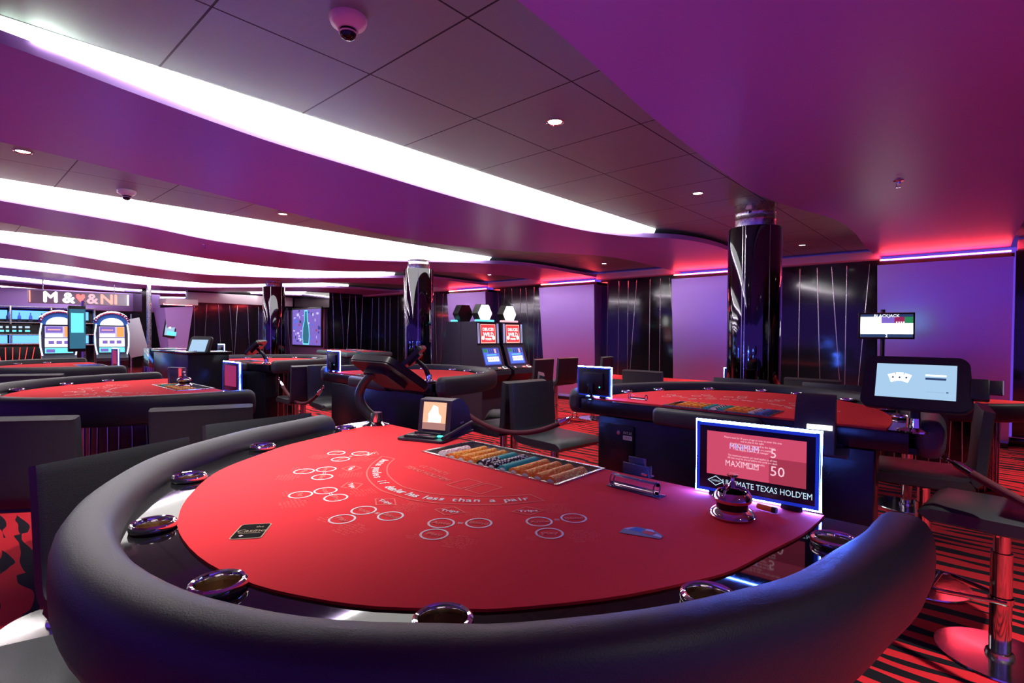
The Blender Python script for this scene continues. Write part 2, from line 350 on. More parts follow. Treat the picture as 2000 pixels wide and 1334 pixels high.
# block at the left end of the back wall, with the television; left wall; tapered pier; soffits
m = MB(); m.box((-14.22, 7.9, 1.1), (2.14, 1.4, 2.6), 'lacquer'); w = struct(m.build('wall_block', smooth=0))
m = MB(); wall_lines(m, 7.22, 8.35, .1, 2.3, lambda u, z: (-13.149, u, z), 31, 5); m.build('inlay_lines', w)
m = MB(); m.box((-14.3, 7.16, .97), (1.9, .08, 1.84), 'pale_metal', .01); struct(m.build('wall_panel'))
m = MB(); m.box((-15.4, 5.85, 1.1), (.2, 2.8, 2.6), 'lacquer'); w = struct(m.build('wall_left', smooth=0))
m = MB(); wall_lines(m, 4.5, 7.15, .1, 1.96, lambda u, z: (-15.299, u, z), 43, 10); m.build('inlay_lines', w)
m = MB(); m.box((-15.30, 5.8, 2.13), (.16, 2.75, .26), 'fascia', .01); struct(m.build('trim_6'))
m = MB()
vs = [(-15.0,4.0,.05),(-15.0,4.24,.05),(-15.5,4.24,.05),(-15.5,4.0,.05),(-14.78,3.80,1.82),(-14.78,4.42,1.88),(-15.5,4.42,1.88),(-15.5,3.74,1.82)]
m.add(vs, [[0,1,5,4],[1,2,6,5],[2,3,7,6],[3,0,4,7],[4,5,6,7],[3,2,1,0]], 'lilac'); pier = struct(m.build('wall_pier', smooth=0))
m = MB(); m.box((-14.98, 4.15, 1.97), (.6, .7, .14), 'fascia', .01); struct(m.build('trim_7'))
m = MB(); m.box((-14.84, 4.10, 1.905), (.03, .62, .022), 'red_led', .004); tag(m.build('red_led_strip'), 'short red cove light on top of the tapered lilac pier at the far end', 'led strip', 'red cove lights over the pale wall panels')
m = MB(); m.box((-21.5, 2.3, 1.15), (.2, 13, 2.5), 'lacquer'); struct(m.build('wall_far', smooth=0))
m = MB(); m.box((-18.2, 3.6, 1.2), (5.4, .2, 2.4), 'lacquer'); struct(m.build('wall_side', smooth=0))
m = MB(); m.box((-16.6, 0., 1.98), (.5, 8.2, .46), 'lilac', .01); struct(m.build('trim_8'))

# columns
def column(x, y, lab):
    t = thing('column', lab, 'column', (x, y, 0), 0, 'glossy black columns')
    t['kind'] = 'structure'
    b = MB(); r = .215; nseg = 48; vs = []
    b.lathe([(r-.004, 0), (r, .01), (r, 2.185), (r-.004, 2.195), (r-.03, 2.195)], 'black_chrome', n=nseg); b.build('cladding', t)
    b = MB()
    for a in (20, 75, 160, 205, 262, 268, 320): b.box((r*math.cos(R(a)), r*math.sin(R(a)), 1.1), (.006, .006, 2.18), 'inlay', rot=Matrix.Rotation(R(a), 4, 'Z'))
    b.build('seam_strips', t)
    b = MB(); b.lathe([(.165, 2.15), (.165, 2.26), (.168, 2.265), (.165, 2.27), (.165, 2.32), (.168, 2.325), (.165, 2.33), (.165, 2.41)], 'steel', n=40); b.build('collar', t)
    return t
c1 = column(-1.52, 4.85, 'big glossy black column standing behind the right-hand red table')
b = MB(); b.box((0, 0, 0), (.05, .04, .035), 'white_plastic', .008); b.lathe([(.012, -.03), (.010, -.045)], 'lens'); b.build('sensor', c1, loc=(.01, -.18, 2.35))
column(-6.25, 4.85, 'glossy black column with blue reflections left of the poker machines')
column(-11.15, 4.85, 'thinnest looking black column, farthest back near the television')

# ceiling fittings
for x, y, pw_, lab in [
    (-1.73, 2.245, 45, 'recessed round downlight in the grey tiles, brightest one above the chip tray'),
    (-1.735, 4.13, 30, 'small recessed downlight in the dark tiles just before the big column'),
    (-4.56, .40, 70, 'recessed downlight at the left edge, partly covered by the purple panel'),
    (-1.735, 6.2, 130, 'faint recessed downlight in the dark tiles behind the big column'),
    (-1.735, .365, 235, 'recessed downlight above the left side of the nearest table'),
    (-5.05, 2.28, 70, 'recessed downlight above the middle-distance table'),
    (-4.35, 5.75, 130, 'tiny downlight in the red-lit tiles above the blue wall panel'),
    (-7.95, .40, 70, 'recessed downlight above the far-left table'),
    (-7.2, 7.3, 130, 'small added downlight near the back wall beside the poker machines'),  # added to light the carpet by the wall
    (-4.6, 7.3, 120, 'small added downlight near the back wall above the blue wall panel'),  # likewise added for the wall-side carpet
    (-1.735, 7.35, 130, 'small downlight near the back wall behind the big column'),
    (1.1, 6.2, 150, 'added downlight in the unseen bay right of the big purple panel, far end'),  # unseen bay: lamps added to brighten the carpet at right and by the wall
    (1.1, .45, 160, 'added downlight in the unseen bay right of the big purple panel, near end'),
    (1.1, 2.30, 330, 'added downlight in the unseen bay right of the big purple panel, middle')]:
    t = thing('downlight', lab, 'downlight', (x, y, ZT), 0, 'recessed downlights')
    b = MB(); b.lathe([(.036, -.001), (.043, -.006), (.047, -.004), (.047, 0)], 'chrome', n=28); b.build('rim', t)
    b = MB(); b.lathe([(.0001, -.0015), (.036, -.0015)], 'downlight', n=28); b.build('lamp', t)
    l = bpy.data.lights.new('spot', 'SPOT'); l.energy = pw_; l.color = (1, .95, .9); l.spot_size = R(84 if pw_ == 235 else 95); l.spot_blend = 1. if pw_ == 235 else .8; l.shadow_soft_size = .03
    lo = bpy.data.objects.new('spot', l); COL.objects.link(lo); lo.parent = t; lo.location = (0, 0, -.012)
for i, (x, y) in enumerate([(-1.725, 1.016), (-5.187, 1.07)]):
    t = thing('dome_camera', ['white dome security camera on the ceiling at the top of the picture', 'small white dome security camera on the tiles between two cove lights'][i], 'security camera', (x, y, ZT), 0, 'dome security cameras')
    b = MB(); b.lathe([(.066, 0), (.066, -.012), (.060, -.026), (.042, -.038), (.036, -.044), (.0001, -.044)], 'white_plastic', n=32); b.build('housing', t)
    b = MB(); b.lathe([(.030, -.042), (.030, -.056), (.024, -.070), (.012, -.077), (.0001, -.078)], 'lens', n=24); b.build('lens', t)
    b = MB(); b.tube([(.0305*math.cos(a*.2618), .0305*math.sin(a*.2618), -.055) for a in range(24)], .003, 'white_plastic', 6, True); b.build('lens_ring', t)
def sprinkler(x, y, z, lab):
    t = thing('sprinkler', lab, 'sprinkler', (x, y, z), 0, 'ceiling sprinklers')
    b = MB(); b.lathe([(.0001, 0), (.030, 0), (.030, -.004), (.012, -.008), (.010, -.025), (.0001, -.025)], 'chrome', n=20); b.build('body', t)
    b = MB(); b.tube([(-.010, 0, -.022), (-.014, 0, -.035), (0, 0, -.048)], .002, 'chrome', 6); b.tube([(.010, 0, -.022), (.014, 0, -.035), (0, 0, -.048)], .002, 'chrome', 6); b.lathe([(.0001, -.048), (.014, -.048), (.015, -.050), (.0001, -.051)], 'chrome', n=12); b.build('deflector', t)
sprinkler(-.45, 4.33, ZP, 'small chrome sprinkler under the big purple ceiling panel')
sprinkler(-4.0, 5.9, ZT, 'small dark sprinkler in the red-lit tiles above the blue wall panel')
sprinkler(-6.95, 2.2, ZP, 'dark smoke-detector-like sprinkler on the third purple panel')

# ------------------------------------------------------------------ gaming tables
ZF = .92
T1F = [(-.742,0),(-.712,.12),(-.672,.226),(-.62,.38),(-.565,.475),(-.48,.60),(-.394,.680),(-.258,.762),(-.153,.806),(-.052,.832),(.086,.84),(.213,.822),(.307,.788),(.394,.741),(.477,.672),(.523,.628),(.605,.515),(.662,.404),(.695,.325),(.715,.214),(.735,.10),(.742,0)]
SYM = [(.742*math.cos(a)*(1 if abs(math.cos(a)) > .999 else 1), .86*abs(math.sin(a))**.86) for a in [math.pi-math.pi*i/22 for i in range(23)]]
def offset(pts, d):
    out = []; n = len(pts)
    for i, p in enumerate(pts):
        a = pts[max(i-1, 0)]; b = pts[min(i+1, n-1)]; t = Vector((b[0]-a[0], b[1]-a[1])).normalized()
        if i == 0: t = Vector((.15, 1)).normalized()
        if i == n-1: t = Vector((.15, -1)).normalized()
        out.append((p[0]-t.y*d, p[1]+t.x*d))
    return out
def circle(c, r, n=20): return [(c[0]+r*math.cos(2*math.pi*k/n), c[1]+r*math.sin(2*math.pi*k/n)) for k in range(n)]
def neg(pts): return [(p[0], -p[1]) for p in pts]      # (t, n) on the plan -> local x, y with players at -y
def cup(parent, x, y, z, deep=True):
    b = MB(); prof = [(.0285,-.002),(.0285,.010),(.0300,.0135),(.0335,.0145),(.0365,.012),(.0375,.007),(.0365,.002),(.0350,0)]
    b.lathe(prof, 'chrome', n=32)
    h = b.build('cup_holder', parent, loc=(x, y, z))
    if deep:
        b = MB(); b.lathe([(.0285,.002),(.0265,-.075)], 'cup_well', n=32); b.lathe([(.0265,-.075),(.0001,-.076)], 'lens', n=32); b.build('cup_well', h)
    return h
def base_table(name, lab, loc, rz, F, group, cups, tray=True, rail=(.0, 1.), zt=0., deep=False, cab=True, nmax=1., sx=1.):
    """felt, track, padded rail, cup holders, chip tray, apron, cabinet; x along the dealer edge, players towards -y"""
    t = thing(name, lab, 'casino table', (loc[0], loc[1], zt), rz, group)
    F = [(p[0]*sx, p[1]*nmax) for p in F]; cups = [(p[0]*sx, p[1]*nmax) for p in cups]; hw = .742*sx
    fl = [(p.x, p.y) for p in spline([(p[0], p[1], 0) for p in F], 66)]
    felt = neg(fl); hole = [(-.240,.040),(.240,.040),(.240,-.152),(-.240,-.152)]
    edge = [(hw, .045), (-hw, .045)]
    vs, fs = fill(felt+edge, [hole] if tray else [])
    m = MB(); m.add([(v[0], v[1], ZF) for v in vs], fs, 'felt'); n = len(felt)+2; lp = felt+edge
    m.add([(p[0], p[1], ZF) for p in lp]+[(p[0], p[1], ZF-.012) for p in lp], [[i, n+i, n+(i+1) % n, (i+1) % n] for i in range(n)], 'felt')
    m.build('felt_top', t, smooth=30)
    # glossy track with real holes for the cup holders
    out = neg(offset(fl, .105)); inn = neg(offset(fl, -.02))
    tp = [(out[0][0], .045)]+out+[(out[-1][0], .045)]+[(inn[-1][0], .045)]+inn[::-1]+[(inn[0][0], .045)]
    vs, fs = fill(tp, [circle(c, .0282, 24) for c in cups] if deep else [])
    m = MB(); m.add([(v[0], v[1], ZF-.004) for v in vs], fs, 'gloss_black'); m.build('track', t, smooth=30)
    # padded leather armrest
    pa = neg(offset(fl, .126)); L = len(pa); i0, i1 = int(rail[0]*(L-1)), int(rail[1]*(L-1)); pa = pa[i0:i1+1]
    if rail[1] >= 1: pa = pa+[(pa[-1][0]+.002, pa[-1][1]+.03)]
    if rail[0] <= 0: pa = [(pa[0][0]-.002, pa[0][1]+.03)]+pa
    vs = []; fs = []; K = 20; n = len(pa)
    cl = []
    for i, p in enumerate(pa):
        a = pa[max(i-1, 0)]; b = pa[min(i+1, n-1)]; tt = Vector((b[0]-a[0], b[1]-a[1])).normalized(); nn = Vector((tt.y, -tt.x))
        for k in range(K):
            an = 2*math.pi*k/K; ca, sa = math.cos(an), math.sin(an); e = .72
            w = .046*math.copysign(abs(ca)**e, ca); h = .070*math.copysign(abs(sa)**e, sa)
            vs.append((p[0]+nn.x*w, p[1]+nn.y*w, ZF-.027+h))
    for i in range(n-1):
        for k in range(K): fs.append([i*K+k, (i+1)*K+k, (i+1)*K+(k+1) % K, i*K+(k+1) % K])
    for e, i, sg in ((0, 0, -1), (1, n-1, 1)):        # rounded end caps
        a = pa[i]; b = pa[i-sg]; tt = Vector((a[0]-b[0], a[1]-b[1])).normalized(); prev = i*K
        for sc, adv in ((.93, .016), (.75, .028), (.45, .034)):
            o = len(vs); cx, cy = a[0]+tt.x*adv, a[1]+tt.y*adv
            for k in range(K):
                q = vs[i*K+k]; vs.append((cx+(q[0]-a[0])*sc, cy+(q[1]-a[1])*sc, ZF-.027+(q[2]-ZF+.027)*sc))
            for k in range(K):
                f = [prev+k, o+k, o+(k+1) % K, prev+(k+1) % K]; fs.append(f if sg > 0 else f[::-1])
            prev = o
        f = [prev+k for k in range(K)]; fs.append(f if sg > 0 else f[::-1])
    m = MB(); m.add(vs, fs, 'leather'); m.build('armrest', t, smooth=60)
    # apron and body
    ap = neg(offset(fl, .095)); apl = [(ap[0][0], .05)]+ap+[(ap[-1][0], .05)]
    m = MB(); m.prism(apl[::-1], ZF-.085, ZF-.062, 'cabinet'); m.build('underside', t, smooth=30)
    m = MB(); m.box((0, .050, ZF-.045), (1.64*sx, .014, .075), 'cabinet', .003); m.build('dealer_edge', t)
    bd = neg(offset(fl, -.34)); ys = [p for p in bd]
    rad = [(.60*math.cos(math.pi+math.pi*k/24), -.05+.50*math.sin(math.pi+math.pi*k/24)) for k in range(25)]
    m = MB(); m.prism(rad, .0, ZF-.085, 'lacquer'); ped = m.build('pedestal', t, smooth=30)
    m = MB(); rnd = random.Random(hash(name) % 7+len(lab))
    for k in range(1, 24):
        a = math.pi+math.pi*k/24; d = rnd.uniform(-.05, .05); a2 = a+d
        m.tube([(.602*math.cos(a), -.05+.502*math.sin(a), ZF-.09), (.602*math.cos(a2), -.05+.502*math.sin(a2), .03)], .0035, 'inlay', 5)
    m.build('inlay_lines', ped)
    if cab:
        m = MB(); m.box((0, -.02, (ZF-.09)/2), (1.40*sx, .13, ZF-.09), 'cabinet', .004); m.build('dealer_cabinet', t)
        m = MB(); m.box((.03, .075, ZF-.052), (.50, .05, .085), 'leather', .022, 3); m.build('dealer_pad', t)
    for c in cups: cup(t, c[0], c[1], ZF-.004, deep)
    if tray:
        m = MB(); x0, x1, y0, y1 = -.240, .240, -.152, .040; d = .030; q = .007
        for (a, b, c, e) in ((x0-q, y0-q, x1+q, y0), (x0-q, y1, x1+q, y1+q), (x0-q, y0, x0, y1), (x1, y0, x1+q, y1)):
            m.box(((a+c)/2, (b+e)/2, ZF+.001), (c-a, e-b, .005), 'steel')
        m.add([(x0,y0,ZF),(x1,y0,ZF),(x1,y1,ZF),(x0,y1,ZF),(x0,y0,ZF-d),(x1,y0,ZF-d),(x1,y1,ZF-d),(x0,y1,ZF-d)], [[4,5,6,7],[0,1,5,4],[1,2,6,5],[2,3,7,6],[3,0,4,7]], 'tray_steel')
        tr = m.build('chip_tray', t, smooth=0)
    return t
def felt_print(t, F, full=True):
    """printed betting layout: circles, diamonds, pay tables, the arched line of text"""
    m = MB(); z = ZF+.0008
    spots = [(-.40,.318,58),(-.274,.478,38),(-.085,.556,14),(.092,.568,-6),(.262,.490,-28),(.395,.352,-50)]
    circ = [[(-.411,.337),(-.356,.293),(-.336,.367)], [(-.287,.495),(-.266,.447),(-.207,.489)], [(-.112,.589),(-.100,.538),(-.039,.548)], [(.072,.551),(.085,.605),(.137,.534)], [(.235,.492),(.285,.445),(.267,.535)], [(.361,.363),(.397,.304),(.410,.395)]]
    names = [('Play','Ante','Blind')]*6
    names = [('Play','Ante','Blind'),('Play','Ante','Blind'),('Play','Ante','Blind'),('Ante','Play','Blind'),('Ante','Blind','Play'),('Ante','Blind','Play')]
    diam = [(-.328,.276),(-.228,.398),(-.093,.478),(.059,.492),(.197,.438),(.308,.333)]
    C = (.015, .09)
    for i in range(6):
        dx, dy = diam[i]; a = math.atan2(dy-C[1], dx-C[0])-math.pi/2      # outward direction of this seat
        rot = -(a)                                                   # text reads from the player's side
        rz = -a
        ct, st = math.cos(a), math.sin(a)
        def loc(u, v, o): return (o[0]+u*ct-v*st, -(o[1]+u*st+v*ct))
        for (cx, cy), nm in zip(circ[i], names[i]):
            m.ring(cx, -cy, .0212, .0252, 'print_white', z); 
            if full: m.text(nm, .017, 'print_coral', cx, -cy, rz, z, 1.1, bold=.0007)
        d = .031
        dm = [loc(-.031, 0, (dx, dy)), loc(0, -.024, (dx, dy)), loc(.031, 0, (dx, dy)), loc(0, .024, (dx, dy))]
        m.stroke(dm, .003, 'print_coral', z, True)
        m.text('Trips', .016, 'print_white', dx, -dy, rz, z, 1.15, bold=.0006)
        if full:
            q = circ[i]; e = sorted(q, key=lambda p: math.hypot(p[0]-C[0], p[1]-C[1]))
            a0 = q[1]; b0 = q[2]; m.text('=', .022, 'print_white', (q[0][0]+q[1][0])/2 if i > 3 else (e[0][0]+e[1][0])/2, -((q[0][1]+q[1][1])/2 if i > 3 else (e[0][1]+e[1][1])/2), rz, z)
            cx = sum(p[0] for p in q)/3; cy = sum(p[1] for p in q)/3
            blind = ['BLIND', 'Royal Flush  500 to 1', 'Straight Flush  50 to 1', 'Four of a Kind  10 to 1', 'Full House  3 to 1', 'Flush  3 to 2', 'Straight  1 to 1']
            trips = ['TRIPS', 'Royal Flush  50 to 1', 'Straight Flush  40 to 1', 'Four of a Kind  30 to 1', 'Full House  9 to 1', 'Flush  7 to 1', 'Straight  4 to 1', '3 of a Kind  3 to 1']
            for lst, (u, v) in ((trips, (.062, -.002)), ):
                for k, s in enumerate(lst):
                    p = loc(u, v-.0072*(k-3)*-1*-1, (dx, dy)); m.text(s, .0068, 'print_coral', p[0], p[1], rz, z, .95)
            for k, s in enumerate(blind):
                p = loc(.035, .050+.0076*k-.022+.010, (cx, cy)); m.text(s, .0072, 'print_coral', p[0], p[1], rz, z, .95)
            for k, s in enumerate(blind[:1]+blind[4:6]):
                p = loc(-.040, .052+.0076*k, (cx, cy)); m.text(s, .0066, 'print_coral', p[0], p[1], rz, z, .95)
    # arched band of text
    outer = spline([(-.285,.268,0),(-.215,.352,0),(-.135,.412,0),(-.031,.450,0),(.04,.452,0),(.101,.443,0),(.175,.403,0),(.250,.332,0),(.292,.262,0)], 40)
    inner = spline([(-.235,.262,0),(-.185,.318,0),(-.112,.368,0),(-.02,.400,0),(.035,.402,0),(.090,.390,0),(.148,.355,0),(.205,.305,0),(.245,.250,0)], 40)
    band = [(p.x, -p.y) for p in outer]+[(p.x, -p.y) for p in reversed(inner)]
    m.stroke(band, .0035, 'print_coral', z, True)
    line = 'Ante pushes if dealer has less than a pair'; n = len(line)
    mid = [(o+i)/2 for o, i in zip(outer, inner)]
    for k, ch in enumerate(line):
        if ch == ' ': continue
        u = (.035+.93*(k+.5)/n)*40; i = min(int(u), 39); p = mid[i].lerp(mid[i+1], u-i); tg = mid[i+1]-mid[i]
        m.text(ch, .030, 'print_white', p.x, -p.y, math.atan2(-tg.y, tg.x), z, 1.0, bold=.0009)
    if full:
        for cx, cy in ((.082, .292), (.140, .288)):
            m.stroke([(cx-.024, -cy-.034), (cx+.024, -cy-.034), (cx+.024, -cy+.034), (cx-.024, -cy+.034)], .003, 'print_coral', z, True)
        m.text('ULTIMATE', .026, 'print_coral', -.065, -.262, R(-4), z, 1.0); m.text("TEXAS HOLD'EM", .024, 'print_coral', -.055, -.295, R(-4), z, 1.0, bold=.0008)
    m.build('printed_layout', t, smooth=0)

T1 = base_table('poker_table', 'nearest red felt poker table with padded black leather armrest, filling the lower picture', (-.97, 1.116), 0, T1F, 'red felt casino tables',
    [(.020-.143,-.854),(-.42,-.71),(-.63,-.455),(-.725,-.125),(.198,-.856),(.493,-.708),(.705,-.432),(.787,-.098)], rail=(.055, 1.), deep=True)
felt_print(T1, T1F)
symc = [neg(offset(SYM, .042))[i] for i in (2, 4, 7, 10, 12, 15, 18, 20)]
TS = 'red felt casino tables'
T2 = base_table('poker_table', 'red felt table before the big column, its black dealer cabinet facing us', (-.925, 2.45), math.pi, SYM, TS, symc, nmax=1.1, sx=.88)
T3 = base_table('poker_table', 'red felt table in the middle distance, left of the two poker machines', (-3.56, 2.36), math.pi, SYM, TS, symc, nmax=.98, sx=.90)
T4 = base_table('poker_table', 'red felt table at left, second nearest, its players side and stools towards us', (-3.70, 1.10), 0, SYM, TS, symc, sx=.95)
T5 = base_table('poker_table', 'far red felt table at the left edge, under the slot machines', (-6.45, 1.10), 0, SYM, TS, symc)
T6 = base_table('poker_table', 'small far red table with a glowing blue frame, right of the pit desk', (-6.32, 2.42), math.pi, SYM, TS, symc, nmax=1.0, sx=.92)
for t in (T2, T4): felt_print(t, SYM, False)
T8 = base_table('roulette_table', 'low red table near the back wall, just left of the big column', (-2.95, 6.0), 0, SYM, TS, symc[1:-1], False, zt=-.19, cab=False)
T9 = base_table('roulette_table', 'low red table right of the big column, behind the right-hand table', (-.50, 6.05), 0, SYM, TS, symc[1:-1], False, zt=-.19, cab=False)

# T1: patch, sticker, dealer seam
b = MB(); z = ZF+.001
def rrect(w, h, r, n=4):
    out = []
    for cx, cy, a0 in ((w/2-r, h/2-r, 0), (-w/2+r, h/2-r, 90), (-w/2+r, -h/2+r, 180), (w/2-r, -h/2+r, 270)):
        for k in range(n+1): a = R(a0+90*k/n); out.append((cx+r*math.cos(a), cy+r*math.sin(a)))
    return out
b.flat(rrect(.052, .070, .006), 'patch_gold', 0); b.flat(rrect(.048, .066, .005), 'patch_black', .0003)
b.text('Casino', .0175, 'patch_gold', 0, 0, R(0), .0006, 1.0, .25); b.text('the', .010, 'patch_gold', .010, .018, 0, .0006)
b.flat([(-.014,-.022),(-.010,-.018),(-.006,-.022),(-.010,-.026)], 'print_white', .0006); b.stroke([(-.018,-.011),(.018,-.011)], .0012, 'patch_gold', .0006)
b.build('felt_patch', T1, loc=(.024, -.744, z), rz=R(52))
b = MB(); b.flat([(-.034,-.020),(.036,-.020),(.040,-.004),(.018,.018),(-.012,.020),(-.030,.004)], 'logo_grey', 0)
b.flat([(-.020,.0),(.000,-.004),(.004,.014),(-.010,.016)], 'logo_blue', .0004); b.flat([(.004,-.006),(.020,-.010),(.026,.004),(.006,.006)], 'logo_red', .0004)
b.flat([(-.030,.002),(-.022,.0),(-.012,.015),(-.020,.012)], 'logo_pale', .0004); b.flat([(.006,.008),(.024,.006),(.018,.016),(.008,.016)], 'logo_pale', .0004); b.flat([(.022,-.010),(.038,-.014),(.036,-.006),(.028,.001)], 'logo_pale', .0004)
b.build('felt_sticker', T1, loc=(.523, -.279, z), rz=R(18))

# chips in rows in the tray: the nearest tray chip by chip, the farther trays as loose fillings
def chip_mesh(name, rim, spot, face='chip_white', dot='chip_grey'):
    b = MB(); n = 24; r = .0186; h = .0049
    vs = [(r*math.cos(2*math.pi*k/n), z, r*math.sin(2*math.pi*k/n)) for z in (0, h) for k in range(n)]
    b.add(vs, [], rim)
    for k in range(n):
        b.f.append([k, (k+1) % n, n+(k+1) % n, n+k][::-1]); b.m.append(b.mi(spot if k % 3 == 0 else rim))
    for y, s in ((0, 1), (h, -1)):
        rr = [(r, 0), (.0125, 0), (.0055, 0), (.0001, 0)]
        for (ra, _), (rb, _), mt in zip(rr, rr[1:], (rim, face, dot)):
            for k in range(n):
                q = [(ra*math.cos(2*math.pi*k/n), y, ra*math.sin(2*math.pi*k/n)), (ra*math.cos(2*math.pi*(k+1)/n), y, ra*math.sin(2*math.pi*(k+1)/n)), (rb*math.cos(2*math.pi*(k+1)/n), y, rb*math.sin(2*math.pi*(k+1)/n)), (rb*math.cos(2*math.pi*k/n), y, rb*math.sin(2*math.pi*k/n))]
                b.add(q, [[0,1,2,3] if s > 0 else [3,2,1,0]], mt)
    o = b.build(name, smooth=30); return o
kinds = {}
KL = {'white': ('chip_white', 'chip_pink', 'white chip with pink edge spots'), 'orange': ('chip_orange', 'chip_yellow', 'orange chip with yellow edge spots'), 'black': ('chip_black', 'chip_white', 'black chip with white edge spots'), 'teal': ('chip_teal', 'chip_teal', 'plain teal green chip')}
rows = ['white', 'orange', 'orange', 'orange', 'black', 'black', 'teal', 'orange', 'orange', 'orange', 'orange']
rnd = random.Random(8)
for i, k in enumerate(rows):
    x = -.1715+.0385*i+(.004 if i > 0 else 0)
    n = 26 if i else 20
    for j in range(n):
        kk = 'teal' if (k == 'black' and i == 4 and j > 11) else k
        y = -.146+.00505*j
        if kk not in kinds:
            o = chip_mesh('poker_chip', KL[kk][0], KL[kk][1]); kinds[kk] = o
        else:
            o = kinds[kk].copy(); COL.objects.link(o)
        o.location = (-.97+x+rnd.uniform(-.0006, .0006), 1.116+y, ZF-.005); o.rotation_euler = (0, rnd.uniform(0, 6.2), 0)
        tag(o, KL[kk][2]+' in the chip tray of the nearest table', 'casino chip', KL[kk][2]+'s in the nearest tray')
def chip_filling(t, cols, lab, n=10):
    b = MB(); T = Matrix.Translation(t.location) @ Matrix.Rotation(t.rotation_euler.z, 4, 'Z'); b.xf = T
    for i, c in enumerate(cols):
        x = -.205+.41*(i+.5)/len(cols)
        for j in range(n):
            mt = c[j % len(c)]; b.lathe([(.0001, 0), (.0165, 0), (.0165, .012), (.0001, .012)], mt, (x, -.138+.0145*j+.012, ZF-.008), 14, Matrix.Rotation(R(90), 4, 'X'))
    tag(b.build('poker_chips', smooth=30), lab, 'casino chips', None, 'stuff')
OR, TE, BK, PK, BL = ['chip_orange', 'chip_yellow', 'chip_orange'], ['chip_teal'], ['chip_black', 'chip_white'], ['chip_pink', 'chip_white'], ['chip_blue']
chip_filling(T2, [BL, PK, OR, OR, OR, TE, BK, TE, OR, OR, OR, OR], 'rows of coloured chips in the tray of the table before the big column')
chip_filling(T3, [OR, BK, OR, BL, OR, OR, PK, OR, OR], 'rows of orange chips in the tray of the middle-distance table', 7)
chip_filling(T4, [OR, TE, TE, OR, OR, OR, OR, OR, OR], 'rows of orange and teal chips in the tray of the second table at left', 7)

# ---- LED framed sign standing on a table; x along the sign, screen towards -y
def led_sign(loc, rz, w, h, lab, full=False, back=False, sc='s_maroon'):
    t = thing('table_sign', lab, 'table sign', loc, rz, 'LED framed table signs')
    b = MB(); b.box((0, .008, h/2), (w, .018, h), 'plastic', .004); b.build('panel', t)
    b = MB(); r = .0031 if full else .0034; e = -.0024
    b.tube([(-w/2+e, .006, e), (w/2-e, .006, e), (w/2-e, .006, h-e), (-w/2+e, .006, h-e)], r, 'blue_led', 8, True); b.build('led_frame', t)
    b = MB(); g = .007
    for c, d in (((0, .008, g/2), (w, .0192, g)), ((0, .008, h-g/2), (w, .0192, g)), ((-w/2+g/2, .008, h/2), (g, .0192, h)), ((w/2-g/2, .008, h/2), (g, .0192, h))): b.box(c, d, 'blue_glow')  # edge-lit acrylic, with the blue halo of the LED built in as glow
    b.build('acrylic_halo_edge', t)
    for q in (-.3, .3): b = MB(); b.box((w*q, .012, -.004), (.04, .03, .010), 'plastic', .002); b.build('foot', t)
    b = MB(); b.xf = Matrix.Translation((0, -.0015, 0)) @ Matrix.Rotation(R(90), 4, 'X')
    if full:
        sw, y0, y1 = w*.405, h*.255, h*.88
        b.rect(-sw, y0, sw, y1, 's_pink', .0); b.rect(sw*.30, y0, sw, y0+(y1-y0)*.55, 's_pinkshade', .0002)
        b.build('screen', t, smooth=0)
        m = MB(); m.xf = Matrix.Translation((0, -.0024, 0)) @ Matrix.Rotation(R(90), 4, 'X'); H = y1-y0; m_ = 's_pinktext'
        for k, (s, yy) in enumerate((('Players must be 18 years of age or over to enter this area', .90), ('and to play at this table', .84), ('Identification may be requested by the dealer', .77), ('The house rules of this table are available', .70), ('on request from the pit manager', .64), ('The maximum payout per hand applies to all bets', .50), ('All bets must be placed before the cards are dealt', .44), ('Please gamble responsibly', .37), ('Table limits', .26))):
            m.text(s, .0058, m_, -.004, y0+H*yy, 0, 0, .82)
        m.text('MINIMUM', .017, 's_lilac', -.020, y0+H*.70, 0, .0003, .8); m.text('5', .026, 's_pinktext', .036, y0+H*.66, 0, .0003)
        m.text('MAXIMUM', .018, 's_pinktext', -.024, y0+H*.31, 0, .0003, .8); m.text('50', .028, 's_pinktext', .044, y0+H*.28, 0, .0003)
        m.build('screen_text', t, smooth=0)
        m = MB(); m.xf = Matrix.Translation((0, -.0024, 0)) @ Matrix.Rotation(R(90), 4, 'X')
        m.text("ULTIMATE TEXAS HOLD'EM", .0172, 's_text', .022, h*.165, 0, 0, .80)
        m.stroke([(-.092, h*.165), (-.076, h*.165-.010), (-.060, h*.165), (-.076, h*.165+.010)], .0014, 's_text', 0, True); m.text('CASINO', .0055, 's_text', -.076, h*.165, 0, 0, .9)
        m.build('lettering', t, smooth=0)
    else:
        b.rect(-w*.36, h*.20, w*.36, h*.90, sc, 0); b.build('screen', t, smooth=0)
        if back:
            m = MB(); m.box((0, .022, h*.52), (w*.62, .014, h*.6), 'plastic', .004); m.box((w*.05, .032, h*.30), (.04, .012, .05), 'cabinet', .002); m.box((.0, .030, .02), (.018, .02, .07), 'cabinet', .002); m.build('rear_box', t)
            m = MB(); m.tube([(.01, .035, .06), (.015, .05, .02), (.02, .055, -.03), (.03, .05, -.06)], .0022, 'plastic', 6); m.build('cable', t)
            m = MB(); m.lathe([(.0001, 0), (.004, 0)], 'pilot_teal', (-w*.22, .0305, h*.33), 10, Matrix.Rotation(R(-90), 4, 'X')); m.build('pilot_light', t)
    return t
led_sign((-.352, 1.140, ZF+.010), R(4), .236, .149, "large blue-lit sign reading ULTIMATE TEXAS HOLD'EM on the nearest table", True)
led_sign((-1.58, 2.43, ZF+.010), math.pi, .21, .155, 'blue-lit sign seen from its back, on the left end of the table before the column', back=True)
